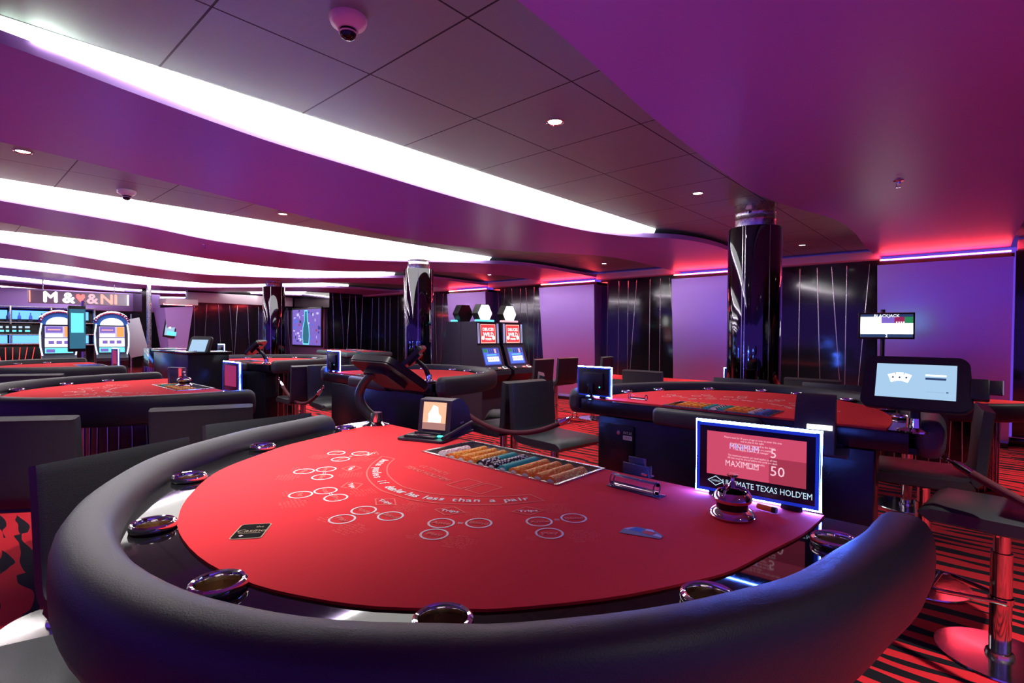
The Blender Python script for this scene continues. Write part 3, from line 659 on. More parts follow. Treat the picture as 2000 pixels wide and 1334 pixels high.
led_sign((-4.18, 2.34, ZF+.010), math.pi, .20, .17, 'narrow blue-lit sign on the left end of the middle-distance table', back=True)
led_sign((-3.10, 1.11, ZF+.010), R(2), .21, .165, 'blue-lit sign with dim red screen on the second table at left')
led_sign((-6.98, 2.40, ZF+.010), math.pi, .20, .17, 'smallest blue-lit sign, on the far table right of the pit desk', back=True)
led_sign((-5.84, 1.11, ZF+.010), R(2), .20, .17, 'thin blue-lit sign at the end of the far-left table, beside the lined pit desk')
led_sign((-2.02, 5.75, .73+.010), R(60), .18, .17, 'tiny blue-lit sign just left of the big column')

# ---- card shuffler (T1 and T2)
def shuffler(loc, rz, lab, screen=True):
    t = thing('card_shuffler', lab, 'card shuffler', loc, rz, 'card shufflers on the tables')
    b = MB(); b.prism(rrect(.170, .235, .012), 0, .006, 'graphite'); b.build('base_plate', t, smooth=30)
    b = MB(); prof = [(-.045, .006), (-.028, .122)]
    for k in range(9): a = R(90-10*k); prof.append((.005+.115*math.cos(a), .012+.114*math.sin(a)))
    prof += [(.125, .006)]
    b.prism(prof, -.048, .072, 'graphite', 'x'); b.build('body', t, smooth=40)
    b = MB(); b.xf = Matrix.Translation((.012, -.0385, .066)) @ Matrix.Rotation(R(90-8.4), 4, 'X')
    if screen:
        b.rect(-.043, -.040, .043, .050, 's_tan', .0012); b.rect(-.043, -.040, .043, -.018, 's_tandark', .0016)
        b.flat([(-.022,-.016),(.024,-.016),(.026,.004),(.014,.014),(.012,.034),(-.006,.040),(-.014,.022),(-.022,.012)], 's_bright', .0018); b.build('screen', t, smooth=0)
    b = MB(); b.box((-.012, -.078, .009), (.112, .040, .008), 'plastic', .002); b.box((-.002, -.055, .012), (.10, .012, .014), 'plastic', .003); b.box((-.002, -.080, .014), (.050, .006, .004), 'steel'); b.build('card_slot', t)
    if screen:
        b = MB(); b.box((.052, -.072, .012), (.018, .010, .006), 'pilot_teal', .002); b.build('green_button', t)
        b = MB(); b.box((-.066, -.064, .010), (.020, .008, .005), 'logo_red', .002); b.build('red_button', t)
        b = MB(); b.tube([(.076, -.10, .012), (.078, -.03, .020), (.080, .06, .030), (.082, .10, .034)], .006, 'graphite', 8); b.build('side_rail', t)
        b = MB(); b.xf = Matrix.Translation((.0722, .045, .040)) @ Matrix.Rotation(R(90), 4, 'Z') @ Matrix.Rotation(R(90), 4, 'X'); b.rect(-.014, -.003, .014, .003, 'board_grey', 0); b.build('side_badge', t, smooth=0)
    else:
        b = MB(); b.box((-.005, .125, .062), (.075, .012, .010), 's_white', .001); b.build('status_light', t)
    return t
shuffler((-1.376, 1.147, ZF+.002), R(21), 'dark card shuffler with small orange screen, left of the nearest chip tray')
sh2 = shuffler((-.475, 2.325, ZF-.10), math.pi+R(8), 'dark rounded card shuffler with a white light, behind the big blue-lit sign', False)
sh2.scale = (1.1, 1.0, 1.75)

# ---- tilted payment screens on arms
def kiosk(loc, rz, lab, stem, tilt, w=.315, h=.205, card=True, scr='s_ice', off=(0, 0, .17)):
    t = thing('tablet_terminal', lab, 'tablet terminal', loc, rz, 'tilted tablet terminals')
    b = MB(); b.lathe([(.0001, 0), (.050, 0), (.050, .006), (.030, .012), (.024, .016), (.022, .05), (.0001, .05)], 'chrome', n=24); b.build('foot', t)
    b = MB(); n = len(stem); b.tube([tuple(p) for p in spline(stem, 14)], [.020-.006*k/14 for k in range(15)], 'plastic', 12); b.build('arm', t)
    hd = MB(); hd.xf = Matrix.Translation(off) @ Matrix.Rotation(R(tilt), 4, 'X')
    pl = rrect(w, h, .035, 6); pl = [(p[0]*(1+.10*(p[1]/h)*-1), p[1]) for p in pl]
    hd.prism([(p[0]*.97, p[1]*.97) for p in pl], -.024, .006, 'plastic'); hd.prism(pl, -.018, 0, 'plastic'); hd.prism(rrect(w*.55, h*.55, .02), -.045, -.020, 'plastic')
    head = hd.build('tablet_housing', t, smooth=40)
    b = MB(); b.xf = hd.xf
    b.rect(-w*.37, -h*.30, w*.37, h*.34, scr, .0072); 
    if card:
        for dx, a in ((-.020, .35), (0, 0), (.020, -.35)):
            c, s = math.cos(a), math.sin(a); q = [(-.011,-.015),(.011,-.015),(.011,.017),(-.011,.017)]
            b.flat([(-.045+dx+p[0]*c-p[1]*s, .018+p[0]*s+p[1]*c-abs(dx)*.2) for p in q], 's_white', .0078+.0003*(dx > -.01))
            b.flat([(-.045+dx+p[0], .016+p[1]) for p in ((0,-.005),(.004,0),(0,.005),(-.004,0))], 's_navy', .0086)
        b.rect(.030, .026, .088, .032, 's_white', .0078); b.rect(.030, .012, .088, .020, 's_navy', .0078); b.rect(.036, -.034, .084, -.0335, 's_navy', .0078); b.flat([(.090, -.036), (.098, -.033), (.090, -.030)], 's_navy', .0078)
    b.build('screen', t, smooth=0)
    if card:
        b = MB(); b.xf = hd.xf @ Matrix.Translation((w*.5+.02, -.012, -.006)); b.box((0, 0, 0), (.05, .075, .030), 'plastic', .005); b.box((.035, .010, .004), (.045, .050, .014), 'plastic', .003); b.box((.058, .010, .004), (.003, .050, .014), 'board_grey'); b.build('card_reader', t)
    return t
kiosk((-.190, 2.40, ZF), 0, 'tablet terminal with card hand on bright screen, right end of the table before the column', [(0,0,.03),(0,.01,.09),(0,.02,.15)], 66, off=(.0, 0, .178))
kiosk((-1.684, 1.11, ZF), math.pi, 'tablet terminal seen from behind on a curved black arm, at the nearest table', [(0,0,.02),(.045,.03,.07),(.05,.035,.13),(.01,.02,.185),(-.03,-.0,.20)], 34, off=(-.035, -.035, .205), w=.28, card=False)
kiosk((-2.92, 2.36, ZF), R(-48), 'tablet terminal seen edge-on at the right end of the middle-distance table', [(0,0,.03),(.01,-.03,.10),(.0,-.10,.16)], 45, off=(0, -.12, .18), w=.24, card=False)
kiosk((-5.70, 2.40, ZF), R(-48), 'far tablet terminal seen edge-on, before the second column', [(0,0,.03),(.01,-.03,.10),(.0,-.10,.16)], 45, off=(0, -.12, .18), w=.24, card=False)

# ------------------------------------------------------------------ things on the tables
def bell(loc, lab, s=1.):
    t = thing('call_bell', lab, 'bell', loc, R(20), 'chrome call bells'); t.scale = (s, s, s)
    b = MB(); b.lathe([(.0001, .001), (.041, .001), (.042, .004), (.040, .009), (.034, .013), (.030, .016), (.0001, .016)], 'chrome', n=36); b.build('base', t)
    b = MB(); b.lathe([(.028, .015), (.029, .028)], 'gloss_black', n=30); b.build('collar', t)
    b = MB(); b.lathe([(.029, .028), (.034, .030), (.036, .036), (.034, .042), (.028, .048), (.026, .046), (.026, .034)], 'chrome', n=36); b.build('upper_ring', t)
    b = MB()
    for k in range(3):
        a = 2*math.pi*k/3; b.tube([(.033*math.cos(a), .033*math.sin(a), .040), (.026*math.cos(a), .026*math.sin(a), .052), (.010*math.cos(a), .010*math.sin(a), .058), (0, 0, .058)], .0026, 'chrome', 8)
    b.lathe([(.0001, .056), (.009, .056), (.006, .064), (.0035, .068), (.0035, .076), (.010, .077), (.010, .081), (.0001, .082)], 'chrome', n=20); b.build('handle', t)
    return t
bell((-.357, 1.030, ZF+.001), 'shiny chrome call bell before the big blue-lit sign')
bell((-3.72, 1.06, ZF+.001), 'small chrome call bell on the second table at left', 1.1)
t = thing('acrylic_tube', 'clear acrylic tube lying on red felt right of the nearest chip tray', 'tube', (-.573, 1.044, ZF+.0165), R(-3))
b = MB(); b.tube([(-.056+.112*k/6, 0, 0) for k in range(7)], .0135, 'acrylic', 24, caps=False); b.tube([(-.056+.112*k/6, 0, 0) for k in range(7)], .0118, 'acrylic', 24, caps=False); b.build('tube', t)
b = MB()
for x in (-.056, .054): b.tube([(x, .0136*math.cos(a*.2618), .0136*math.sin(a*.2618)) for a in range(24)], .0016, 'smoked', 6, True)
b.build('end_ring', t)
b = MB(); b.box((0, .004, -.0145), (.135, .030, .002), 'smoked', .0005); b.build('foot_plate', t)
t = thing('acrylic_tube', 'small clear tube on the far table right of the seen-from-behind blue sign', 'tube', (-1.36, 2.50, ZF+.0165), R(177))
b = MB(); b.tube([(-.05, 0, 0), (.05, 0, 0)], .013, 'acrylic', 16, caps=False); b.build('tube', t)
b = MB()
for x in (-.05, .05): b.tube([(x, .0136*math.cos(a*.2618), .0136*math.sin(a*.2618)) for a in range(24)], .002, 'smoked', 6, True)
b.build('end_ring', t)
t = thing('card_holder', 'smoked acrylic card holder clipped to the dealer edge right of the chip tray', 'card holder', (-.645, 1.180, ZF-.004), R(-4))
b = MB(); b.box((0, 0, .012), (.075, .004, .030), 'smoked', .001); b.box((-.01, .022, .018), (.05, .004, .042), 'smoked', .001); b.box((0, .011, .0), (.075, .026, .003), 'smoked', .0005); b.box((.030, .012, .012), (.003, .022, .024), 'smoked', .0005); b.build('tray', t)
b = MB(); b.box((.030, -.008, .010), (.012, .012, .006), 'chrome', .001); b.build('clip', t)
t = thing('marker', 'small orange marker lying at the foot of the big blue-lit sign', 'marker', (-.318, 1.107, ZF+.0065), R(-8))
b = MB(); b.lathe([(.0001, -.017), (.0055, -.017), (.0055, .012), (.0001, .012)], 'chip_orange', n=14, rot=Matrix.Rotation(R(90), 4, 'Y')); b.build('barrel', t)
b = MB(); b.lathe([(.0001, .012), (.006, .012), (.006, .020), (.0001, .020)], 'plastic', n=14, rot=Matrix.Rotation(R(90), 4, 'Y')); b.build('cap', t)
t = thing('menu_holder', 'clear upright acrylic box beside the small chrome bell on the second table', 'menu holder', (-3.90, 1.07, ZF), R(30))
b = MB(); b.box((0, 0, .055), (.115, .03, .11), 'smoked', .002); b.build('box', t)
b = MB(); b.box((.040, -.017, .055), (.020, .003, .10), 's_red', .0005); b.build('card_insert', t)
# cabinet door and sticker on the table before the column (local x is mirrored)
b = MB(); b.box((0, 0, 0), (.20, .010, .27), 'cabinet', .004); d = b.build('cabinet_door', T2, loc=(.50, .049, .66))
b = MB(); b.lathe([(.0001, 0), (.010, 0), (.010, .006), (.0001, .007)], 'steel', n=16, rot=Matrix.Rotation(R(-90), 4, 'X')); b.build('lock', d, loc=(-.015, .004, .095))
b = MB(); b.xf = Matrix.Rotation(R(180), 4, 'Z') @ Matrix.Rotation(R(90), 4, 'X'); b.rect(-.026, -.024, .026, -.002, 'board_grey', .006); b.text('EXT.02', .018, 'board_grey', 0, .012, 0, .006, .9); b.text('TP.01', .019, 's_black', 0, -.013, 0, .0066, .9); b.build('sticker', d, loc=(-.066, 0, .086), smooth=0)

# ------------------------------------------------------------------ stools
def make_stool(lab):
    t = thing('bar_stool', lab, 'stool', (0,0,0), 0, 'black leather bar stools')
    def slab(w, path, th, name):
        b = MB(); n = len(path); prof = []
        P = [Vector(p) for p in path]; L = []; Rr = []
        for i in range(n):
            tg = (P[min(i+1, n-1)]-P[max(i-1, 0)]).normalized(); nn = Vector((-tg.y, tg.x)); L.append(P[i]+nn*th/2); Rr.append(P[i]-nn*th/2)
        for x, ins in ((-w/2, .012), (-w/2+.012, 0), (w/2-.012, 0), (w/2, .012)):
            c = L+Rr[::-1]; prof.append([(x, *(p if ins == 0 else (p+((L[min(i, n-1)] if i < n else L[2*n-1-i])*.5+(Rr[min(i, n-1)] if i < n else Rr[2*n-1-i])*.5-p)*.30))) for i, p in enumerate(c)])
        m = 2*n; vs = [q for s in prof for q in s]; fs = []
        for s in range(3):
            for i in range(m): fs.append([s*m+i, (s+1)*m+i, (s+1)*m+(i+1) % m, s*m+(i+1) % m])
        for i in range(n-1): fs.append([i, i+1, m-2-i, m-1-i][::1]); fs.append([3*m+i, 3*m+m-1-i, 3*m+m-2-i, 3*m+i+1])
        b.add(vs, fs, 'stool_leather'); return b.build(name, t, smooth=50)
    sp = [(-.205,.545),(-.20,.566)]+[(-.18+.30*k/4, .570-.004*k/4) for k in range(5)]
    slab(.40, [(-.212,.548),(-.205,.558),(-.19,.565),(-.10,.566),(.02,.565),(.10,.566),(.15,.570),(.178,.582)], .062, 'seat')
    slab(.40, [(.178,.583),(.195,.602),(.203,.63),(.208,.70),(.215,.80),(.224,.90),(.226,.918),(.228,.926)], .050, 'backrest')
    b = MB(); b.lathe([(.0001,.0),(.202,.0),(.205,.004),(.203,.010),(.10,.012),(.046,.013),(.043,.028),(.036,.030)], 'base_steel', n=56); b.build('base', t)
    b = MB(); b.lathe([(.034,.012),(.034,.42),(.027,.422),(.027,.53)], 'pole_steel', n=28); b.build('pole', t)
    b = MB(); z = .235; b.tube([(.034,.02,z),(.040,-.01,z),(.105,-.155,z+.004),(.110,-.18,z+.004),(.100,-.198,z+.004),(.08,-.202,z+.004),(-.08,-.202,z+.004),(-.100,-.198,z+.004),(-.110,-.18,z+.004),(-.105,-.155,z+.004),(-.040,-.01,z),(-.034,.02,z)], .0085, 'pole_steel', 10); b.lathe([(.035,.222),(.039,.226),(.039,.246),(.035,.25)], 'pole_steel', n=28); b.build('footrest', t)
    b = MB(); b.box((0, 0, .53), (.15, .15, .012), 'plastic', .003); b.tube([(.05,.0,.525),(.15,.0,.520)], .005, 'chrome', 6); b.build('swivel_plate', t)
    return t
S0 = make_stool('black stool at the left of the nearest table, its cushion front facing right')
S0.location = (-1.62, .43, 0); S0.rotation_euler.z = R(109)
for x, y, rz, lab in [
    (-1.87, .86, 90, 'black stool at the back left corner of the nearest table, only its low back showing'),
    (-1.38, -.03, 165, 'black stool whose grey-lit seat corner shows under the armrest, bottom left corner'),
    (-2.94, .36, -127, 'black stool at the left picture edge with its plain back turned to us'),
    (-2.80, .90, -113, 'black stool before the right end of the second table at left, back turned'),
    (-2.12, 2.78, 84, 'black stool with curved seat left of the table before the column'),
    (-.225, 3.40, -86, 'black stool behind the round end of the right table, beside the red wall panel'),
    (.06, 2.82, -96, 'black stool at the right picture edge, behind the braided rope'),
    (-1.38, 3.95, 4, 'black stool behind the far armrest of the right table, left one'),
    (-.80, 3.98, -6, 'black stool behind the far armrest of the right table, next to the column'),
    (-4.70, 2.64, 80, 'black stool at the left end of the middle-distance table'),
    (-2.66, 2.86, -96, 'black stool right of the middle-distance table with its back turned'),
    (-2.95, 3.30, -50, 'black stool beyond the right end of the middle-distance table, cushion front lit'),
    (-5.24, 2.58, -96, 'black stool with its back turned, right end of the far table'),
    (-4.55, 5.42, -90, 'black stool before the left poker machine'),
    (-4.55, 5.98, -96, 'black stool before the right poker machine, its chrome pole and footrest showing'),
    (-4.35, 6.62, -80, 'black stool right of the poker machines, against the blue wall panel'),
    (-5.55, .62, -120, 'black stool at the far-left table, right one of two thin back edges'),
    (-5.95, .32, -150, 'black stool at the far-left table, left one of two thin back edges'),
    (-2.35, 4.62, 180, 'black low chair back by the low table left of the column'),
    (-.98, 4.80, 176, 'black chair back directly right of the column, at the low red table'),
    (-.42, 4.86, 190, 'black chair right of the column, farther right at the low red table')]:
    dup(S0, (x, y, 0), R(rz), lab)

# ------------------------------------------------------------------ ropes
def rope(a, b, sag, lab, hooks=(1, 1)):
    t = thing('barrier_rope', lab, 'rope', a, 0, 'dark red barrier ropes'); A = Vector(); B = Vector(b)-Vector(a); n = 28
    pts = [A.lerp(B, k/n)+Vector((0, 0, -sag*4*(k/n)*(1-k/n))) for k in range(n+1)]
    h = 3; b1 = MB(); b1.tube(pts[h:n-h+1], .0155, 'rope', 12); b1.build('braided_rope', t)
    for e, on in ((0, hooks[0]), (1, hooks[1])):
        if not on: continue
        q = pts if e == 0 else pts[::-1]
        m = MB(); m.tube([q[3]+(q[3]-q[4])*-.3, q[2], q[2].lerp(q[1], .5)], [.0185, .017, .009], 'chrome', 12); d = (q[0]-q[1]).normalized(); c = q[1].lerp(q[0], .35)
        m.tube([q[2].lerp(q[1], .5), q[1]], .005, 'chrome', 8)
        side = d.cross(Vector((0, 0, 1))).normalized(); up = side.cross(d); m.tube([c+(d*math.cos(k*.4488)*1.4+up*math.sin(k*.4488))*.012 for k in range(14)], .003, 'chrome', 6, True)
        m.build('hook', t)
rope((-.14, 2.71, .80), (.80, 2.16, .52), .05, 'braided dark red rope hooked at the right table and running off the right picture edge', (1, 0))
rope((-1.74, 2.50, .81), (-2.74, 2.40, .81), .17, 'dark red rope hanging between the middle-distance table and the table before the column')
rope((-4.47, 2.40, .78), (-5.42, 2.40, .80), .22, 'dark red rope hanging in a deep curve left of the middle-distance table')
rope((-2.76, 1.16, .80), (-1.83, 1.14, .78), .20, 'dark red rope between the two tables at left, partly behind the stool backs')

# ------------------------------------------------------------------ gaming machines
def hexa(r, n=6, a0=0): return [(r*math.cos(a0+2*math.pi*k/n), r*math.sin(a0+2*math.pi*k/n)) for k in range(n)]
def poker_machine(loc, rz, lab, base):
    t = thing('poker_machine', lab, 'slot machine', loc, rz, 'poker machines back to back'); w = .45
    b = MB(); b.prism([(.24,0),(-.20,0),(-.20,.56),(-.33,.68),(-.33,.735),(-.26,.775),(-.205,.80),(-.115,1.065),(-.095,1.09),(-.07,1.425),(.24,1.425)], -w/2, w/2, 'graphite', 'x'); b.build('cabinet', t, smooth=20)
    b = MB(); b.xf = Matrix.Translation((0, -.0845, 1.255)) @ Matrix.Rotation(R(90-4.3), 4, 'X')
    b.rect(-.175, -.155, .175, .155, 's_black', .002); b.rect(-.150, -.135, .150, .135, 's_salmon', .003); b.rect(-.138, -.122, .138, .122, 's_red', .0034)
    b.flat(circle((-.105, -.060), .030, 20), 's_white', .0038); b.flat(circle((.105, -.060), .030, 20), 's_white', .0038)
    for s, sz, y in (('DEUCES', .060, .062), ('WILD', .082, -.012), ('POKER', .038, -.078)):
        b.text(s, sz, 's_teal', .003, y-.003, 0, .0042, 1.02, bold=.003); b.text(s, sz, 's_white', 0, y, 0, .0046, 1.02, bold=.0015)
    b.build('top_screen', t, smooth=0)
    b = MB()
    for x in (-.193, .193): b = MB(); b.tube([(x-.011, -.098, 1.12), (x+.011, -.098, 1.12), (x+.011, -.082, 1.40), (x-.011, -.082, 1.40)], .004, 's_lilac', 6, True); b.build('side_light', t)
    b = MB(); b.xf = Matrix.Translation((0, -.1615, .9335)) @ Matrix.Rotation(R(71.3), 4, 'X')
    b.rect(-.172, -.13, .172, .13, 's_deep', .003); b.rect(-.155, -.115, .155, .115, 's_blue', .0035)
    for k in range(5): b.rect(-.055+.042*k, .045, -.025+.042*k, .11, 's_salmon' if k == 3 else 's_deep', .004)
    b.rect(-.15, .06, -.07, .11, 's_green', .004)
    for k in range(5):
        x = -.095+.046*k; b.rect(x, -.075, x+.040, -.005, 's_white', .004); b.rect(x+.012, -.05, x+.026, -.030, 's_red' if k % 2 else 's_navy', .0044)
    b.rect(-.10, .015, .10, .028, 's_cyan', .004); b.build('game_screen', t, smooth=0)
    b = MB(); b.box((0, -.292, .764), (.42, .07, .014), 'plastic', .003, rot=Matrix.Rotation(R(28), 4, 'X'))
    b.box((.14, -.285, .778), (.065, .05, .008), 's_white', .002, rot=Matrix.Rotation(R(28), 4, 'X')); b.box((.14, -.287, .780), (.047, .036, .010), 'plastic', .002, rot=Matrix.Rotation(R(28), 4, 'X'))
    b.box((.03, -.285, .776), (.06, .022, .008), 's_salmon', .002, rot=Matrix.Rotation(R(28), 4, 'X')); b.box((-.16, -.285, .776), (.03, .035, .008), 's_pinktext', .002, rot=Matrix.Rotation(R(28), 4, 'X')); b.build('button_deck', t)
    b = MB(); b.box((0, -.01, 1.44), (.34, .07, .030), base, .008); b.build('topper_base', t)
    b = MB(); b.xf = Matrix.Translation((0, 0, 1.545)); b.prism(hexa(.150, 6), -.02, .10, 'plastic', 'y'); hx = b.build('hex_topper', t, smooth=20)
    b = MB(); b.xf = Matrix.Translation((0, 0, 1.545)); b.prism(hexa(.138, 6), -.024, -.0205, 's_bright', 'y'); b.xf = Matrix.Translation((0, -.0265, 1.545)) @ Matrix.Rotation(R(90), 4, 'X'); q = hexa(.120, 6); b.stroke(q, .006, 's_teal', .0, True); b.build('lit_face', hx, smooth=0)
    return t
poker_machine((-5.33, 5.30, 0), R(90), 'left one of the two DEUCES WILD machines facing us', 's_cyan')
poker_machine((-5.33, 5.82, 0), R(90), 'right one of the two DEUCES WILD machines facing us', 's_pinktext')
poker_machine((-5.815, 5.30, 0), R(-90), 'machine standing back to back with the left DEUCES WILD machine, dark hexagon on top', 's_cyan')
def arch_slot(loc, rz, lab):
    t = thing('slot_machine', lab, 'slot machine', loc, rz, 'arched slot machines at the far left'); w = .50
    b = MB(); b.prism([(.25,0),(-.20,0),(-.20,.55),(-.30,.66),(-.30,.72),(-.17,.80),(-.10,1.42),(.25,1.42)], -w/2, w/2, 'graphite', 'x'); b.build('cabinet', t, smooth=20)
    arc = [(.26*math.cos(math.pi*k/14), 1.40+.20*math.sin(math.pi*k/14)) for k in range(15)]
    b = MB(); b.prism(arc+[(-.26, 1.36), (.26, 1.36)][0:2], -.13, .22, 'logo_blue', 'y'); b.build('arch_top', t, smooth=30)
    b = MB(); b.tube([(p[0]*1.02, -.13, p[1]+.01) for p in arc], .030, 'chrome', 8)
    for k in range(14): b.lathe([(.0001, 0), (.020, 0), (.0001, .02)], 's_lilac', (arc[k][0]*1.0, -.15, arc[k][1]+.012), 6, Matrix.Rotation(R(90), 4, 'X'))
    b.build('bulb_arch', t)
    b = MB(); b.xf = Matrix.Translation((0, -.136, 0)) @ Matrix.Rotation(R(90), 4, 'X')
    b.flat([(p[0]*.72, 1.36+(p[1]-1.40)*.72) for p in arc], 's_white', .002); b.build('arch_sign', t, smooth=0)
    b = MB(); b.xf = Matrix.Translation((0, -.145, 1.09)) @ Matrix.Rotation(R(84), 4, 'X')
    b.rect(-.20, .03, .20, .245, 's_lilac', .004); b.rect(-.19, .12, .05, .235, 's_violet', .0045); b.rect(-.16, .165, .02, .185, 's_salmon', .005); b.rect(.075, .04, .19, .235, 's_orange', .0045); b.rect(-.19, .04, .05, .10, 's_white', .0045)
    b.rect(-.20, -.15, .20, .015, 's_white', .004)
    for k in range(3): b.rect(-.15+.11*k, -.095, -.07+.11*k, -.03, 's_violet', .0046)
    b.rect(-.20, -.265, .20, -.165, 's_cyan', .004); b.rect(-.18, -.25, -.06, -.19, 's_violet', .0045); b.build('screen', t, smooth=0)
    b = MB()
    for s in (-1, 1): b = MB(); b.tube([(s*.235, -.215, .79), (s*.262, -.20, .95), (s*.268, -.16, 1.2), (s*.245, -.135, 1.38)], .011, 'ice_led', 8); b.build('edge_light', t)
    b = MB(); b.box((0, -.24, .735), (.34, .05, .014), 's_neonred', .003, rot=Matrix.Rotation(R(30), 4, 'X')); b.box((0, -.202, .63), (.16, .01, .045), 's_salmon', .002); b.build('button_deck', t)
    return t
arch_slot((-13.0, 1.62, 0), R(84), 'left arched slot machine far away, partly behind the monitor post')
arch_slot((-13.0, 2.42, 0), R(84), 'right arched slot machine far away beside the leaning grey board')

# ------------------------------------------------------------------ screens, desks and far things
def pole_screen(loc, rz, w, h, z, lab, off, both=False):
    t = thing('monitor', lab, 'monitor', loc, rz, 'monitors on poles')
    b = MB(); b.lathe([(.0001, 0), (.16, 0), (.16, .012), (.03, .02), (.022, .03), (.022, z+h*.62), (.0001, z+h*.62)], 'steel' if not both else 'plastic', n=24); b.build('pole', t)
    b = MB(); b.box((off, -.05, z), (w, .045, h), 'plastic', .006); b.box((off*.5, -.015, z), (abs(off)+.06, .03, .06), 'plastic', .004); b.build('housing', t)
    b = MB(); b.xf = Matrix.Translation((off, -.0735, z)) @ Matrix.Rotation(R(90), 4, 'X'); W2, H2 = w*.465, h*.43
    if both:
        b.rect(-W2, -H2, W2, H2, 's_bright', .001); b.rect(-W2, H2*.78, W2, H2, 's_navy', .0015); b.rect(-W2*.20, H2*.22, W2*.30, H2*.78, 's_violet', .0015); b.rect(W2*.30, H2*.22, W2*.68, H2*.78, 's_maroon', .0015); b.rect(W2*.68, H2*.22, W2, H2*.78, 's_green', .0015); b.rect(-W2, -H2, W2, -H2*.72, 's_navy', .0015)
        b.text('BLACKJACK', .045, 's_white', 0, H2*.88, 0, .002)
        b.text('2', .05, 's_white', 0, -H2*.86, 0, .002)
        for k in range(4): b.rect(W2*(.36+.09*k), H2*.26, W2*(.41+.09*k), H2*.36, 's_white', .002)
    else: b.rect(-W2, -H2, W2, H2, 's_teal', .001); b.rect(-W2*.8, -H2*.2, W2*.8, H2*.8, 's_cyan', .0013)
    b.build('screen', t, smooth=0)
    if both: b = MB(); b.xf = Matrix.Translation((off, -.0265, z)) @ Matrix.Rotation(R(-90), 4, 'X'); b.rect(-W2, -H2, W2, H2, 's_cyan', .001); b.build('rear_screen', t, smooth=0)
    return t
pole_screen((-.88, 7.30, 0), R(18), .53, .30, 1.38, 'bright monitor on a dark pole before the right wall panel', .02, True)
pole_screen((-8.32, 1.27, 0), R(100), .17, .56, 1.28, 'teal monitor on a steel pole between the two arched slot machines', -.085)
# television on the pale block
t = thing('television', 'purple lit wall screen with a glowing bottle shape, far back', 'television', (-14.15, 7.094, 1.385))
b = MB(); b.box((0, -.02, 0), (1.74, .05, 1.10), 'plastic', .01); b.build('housing', t)
b = MB(); b.xf = Matrix.Translation((0, -.046, 0)) @ Matrix.Rotation(R(90), 4, 'X'); b.rect(-.83, -.50, .83, .50, 's_violet', .001); rnd = random.Random(3)
for k in range(46):
    x, y = rnd.uniform(-.8, .7), rnd.uniform(-.45, .44); w_, h_ = rnd.uniform(.03, .14), rnd.uniform(.02, .08); b.rect(x, y, min(x+w_, .82), min(y+h_, .49), rnd.choice(('s_lilac','s_deep','s_blue','s_navy','s_lilac','s_pinkshade')), .0012+.00005*k)
bot = [(-.16,-.47),(.16,-.47),(.20,-.25),(.17,.0),(.09,.18),(.07,.46),(-.07,.46),(-.09,.18),(-.17,.0),(-.20,-.25)]
b.flat(bot, 's_teal', .0050); b.stroke(bot, .035, 's_cyan', .0055, True); b.build('screen', t, smooth=0)
# pit desk
t = thing('pit_desk', 'long black pit desk left of the far table with the blue frame', 'desk', (-6.75, 1.78, 0))
b = MB(); b.box((0, .20, .51), (1.25, .40, 1.02), 'cabinet', .01); b.build('body', t)
b = MB(); b.box((0, .20, 1.03), (1.30, .44, .03), 'gloss_black', .006); b.build('top', t)
t = thing('lined_cabinet', 'glossy black cabinet with vertical steel lines, left end of the pit desk', 'cabinet', (-7.80, 1.86, 0))
b = MB(); b.box((0, .28, .52), (.72, .56, 1.04), 'lacquer', .005); b.build('body', t)
b = MB(); rnd = random.Random(5)
for k in range(9): b.tube([(-.33+.08*k, -.001, .03), (-.33+.08*k+rnd.uniform(-.015, .015), -.001, .80)], .004, 'inlay', 5)
b.build('inlay_lines', t)
kiosk((-6.35, 1.95, 1.045), R(20), 'light blue tablet terminal standing tilted on the black pit desk', [(0,0,.02),(.01,.0,.05),(.02,0,.08)], 70, off=(.02, -.02, .04), w=.34, h=.26, card=False, scr='s_ice')
# roulette table with teal rails near the television
t = thing('craps_table', 'far table with teal padded rails under the wall television', 'casino table', (-10.3, 6.2, 0), R(-10), TS)
b = MB(); b.box((0, 0, .80), (1.9, 1.0, .10), 'dull_teal', .04, 3); b.box((0, 0, .852), (1.7, .78, .012), 'logo_red', .002); b.build('top_rail', t)
b = MB(); b.box((0, 0, .38), (1.8, .8, .74), 'cabinet', .02); b.build('body', t)
b = MB(); rnd = random.Random(9)
for k in range(40): b.rect(-.9+rnd.random()*1.7, -.35+rnd.random()*.6, -.9+rnd.random()*1.7, -.35+rnd.random()*.6, 'print_white', .859) if k < 0 else b.box((-.9+.045*k, rnd.uniform(-.3, .3), .862), (.03, .10, .01), rnd.choice(('logo_blue','chip_pink','chip_teal','chip_white')), .001)
b.build('layout_marks', t)
# leaning board, post
t = thing('leaning_board', 'plain grey board leaning in the dark opening right of the slot machines', 'board', (-14.0, 3.03, 0), R(62))
b = MB(); b.box((0, 0, 1.10), (.36, .02, .84), 'board_grey', .004, rot=Matrix.Rotation(R(-13), 4, 'Y')); b.build('board', t)
b = MB(); b.tube([(-.08, .02, 0), (-.08, .02, 1.62)], .014, 'steel', 8); b.box((0, .03, .012), (.4, .3, .024), 'plastic', .004); b.build('stand', t)
b = MB(); b.tube([(0, 0, 0), (0, 0, 2.3)], .045, 'steel', 16); tag(b.build('post', loc=(-14.2, 3.34, 0)), 'bare steel post in the dark opening right of the leaning board', 'post')
t = thing('advert_screen', 'small upright blue screen on the tapered lilac pier', 'screen', (-14.955, 4.0, 1.30))
b = MB(); b.box((.1, -.06, .10), (.02, .26, .62), 'plastic', .004, rot=Matrix.Rotation(R(-8), 4, 'X')); b.build('housing', t)
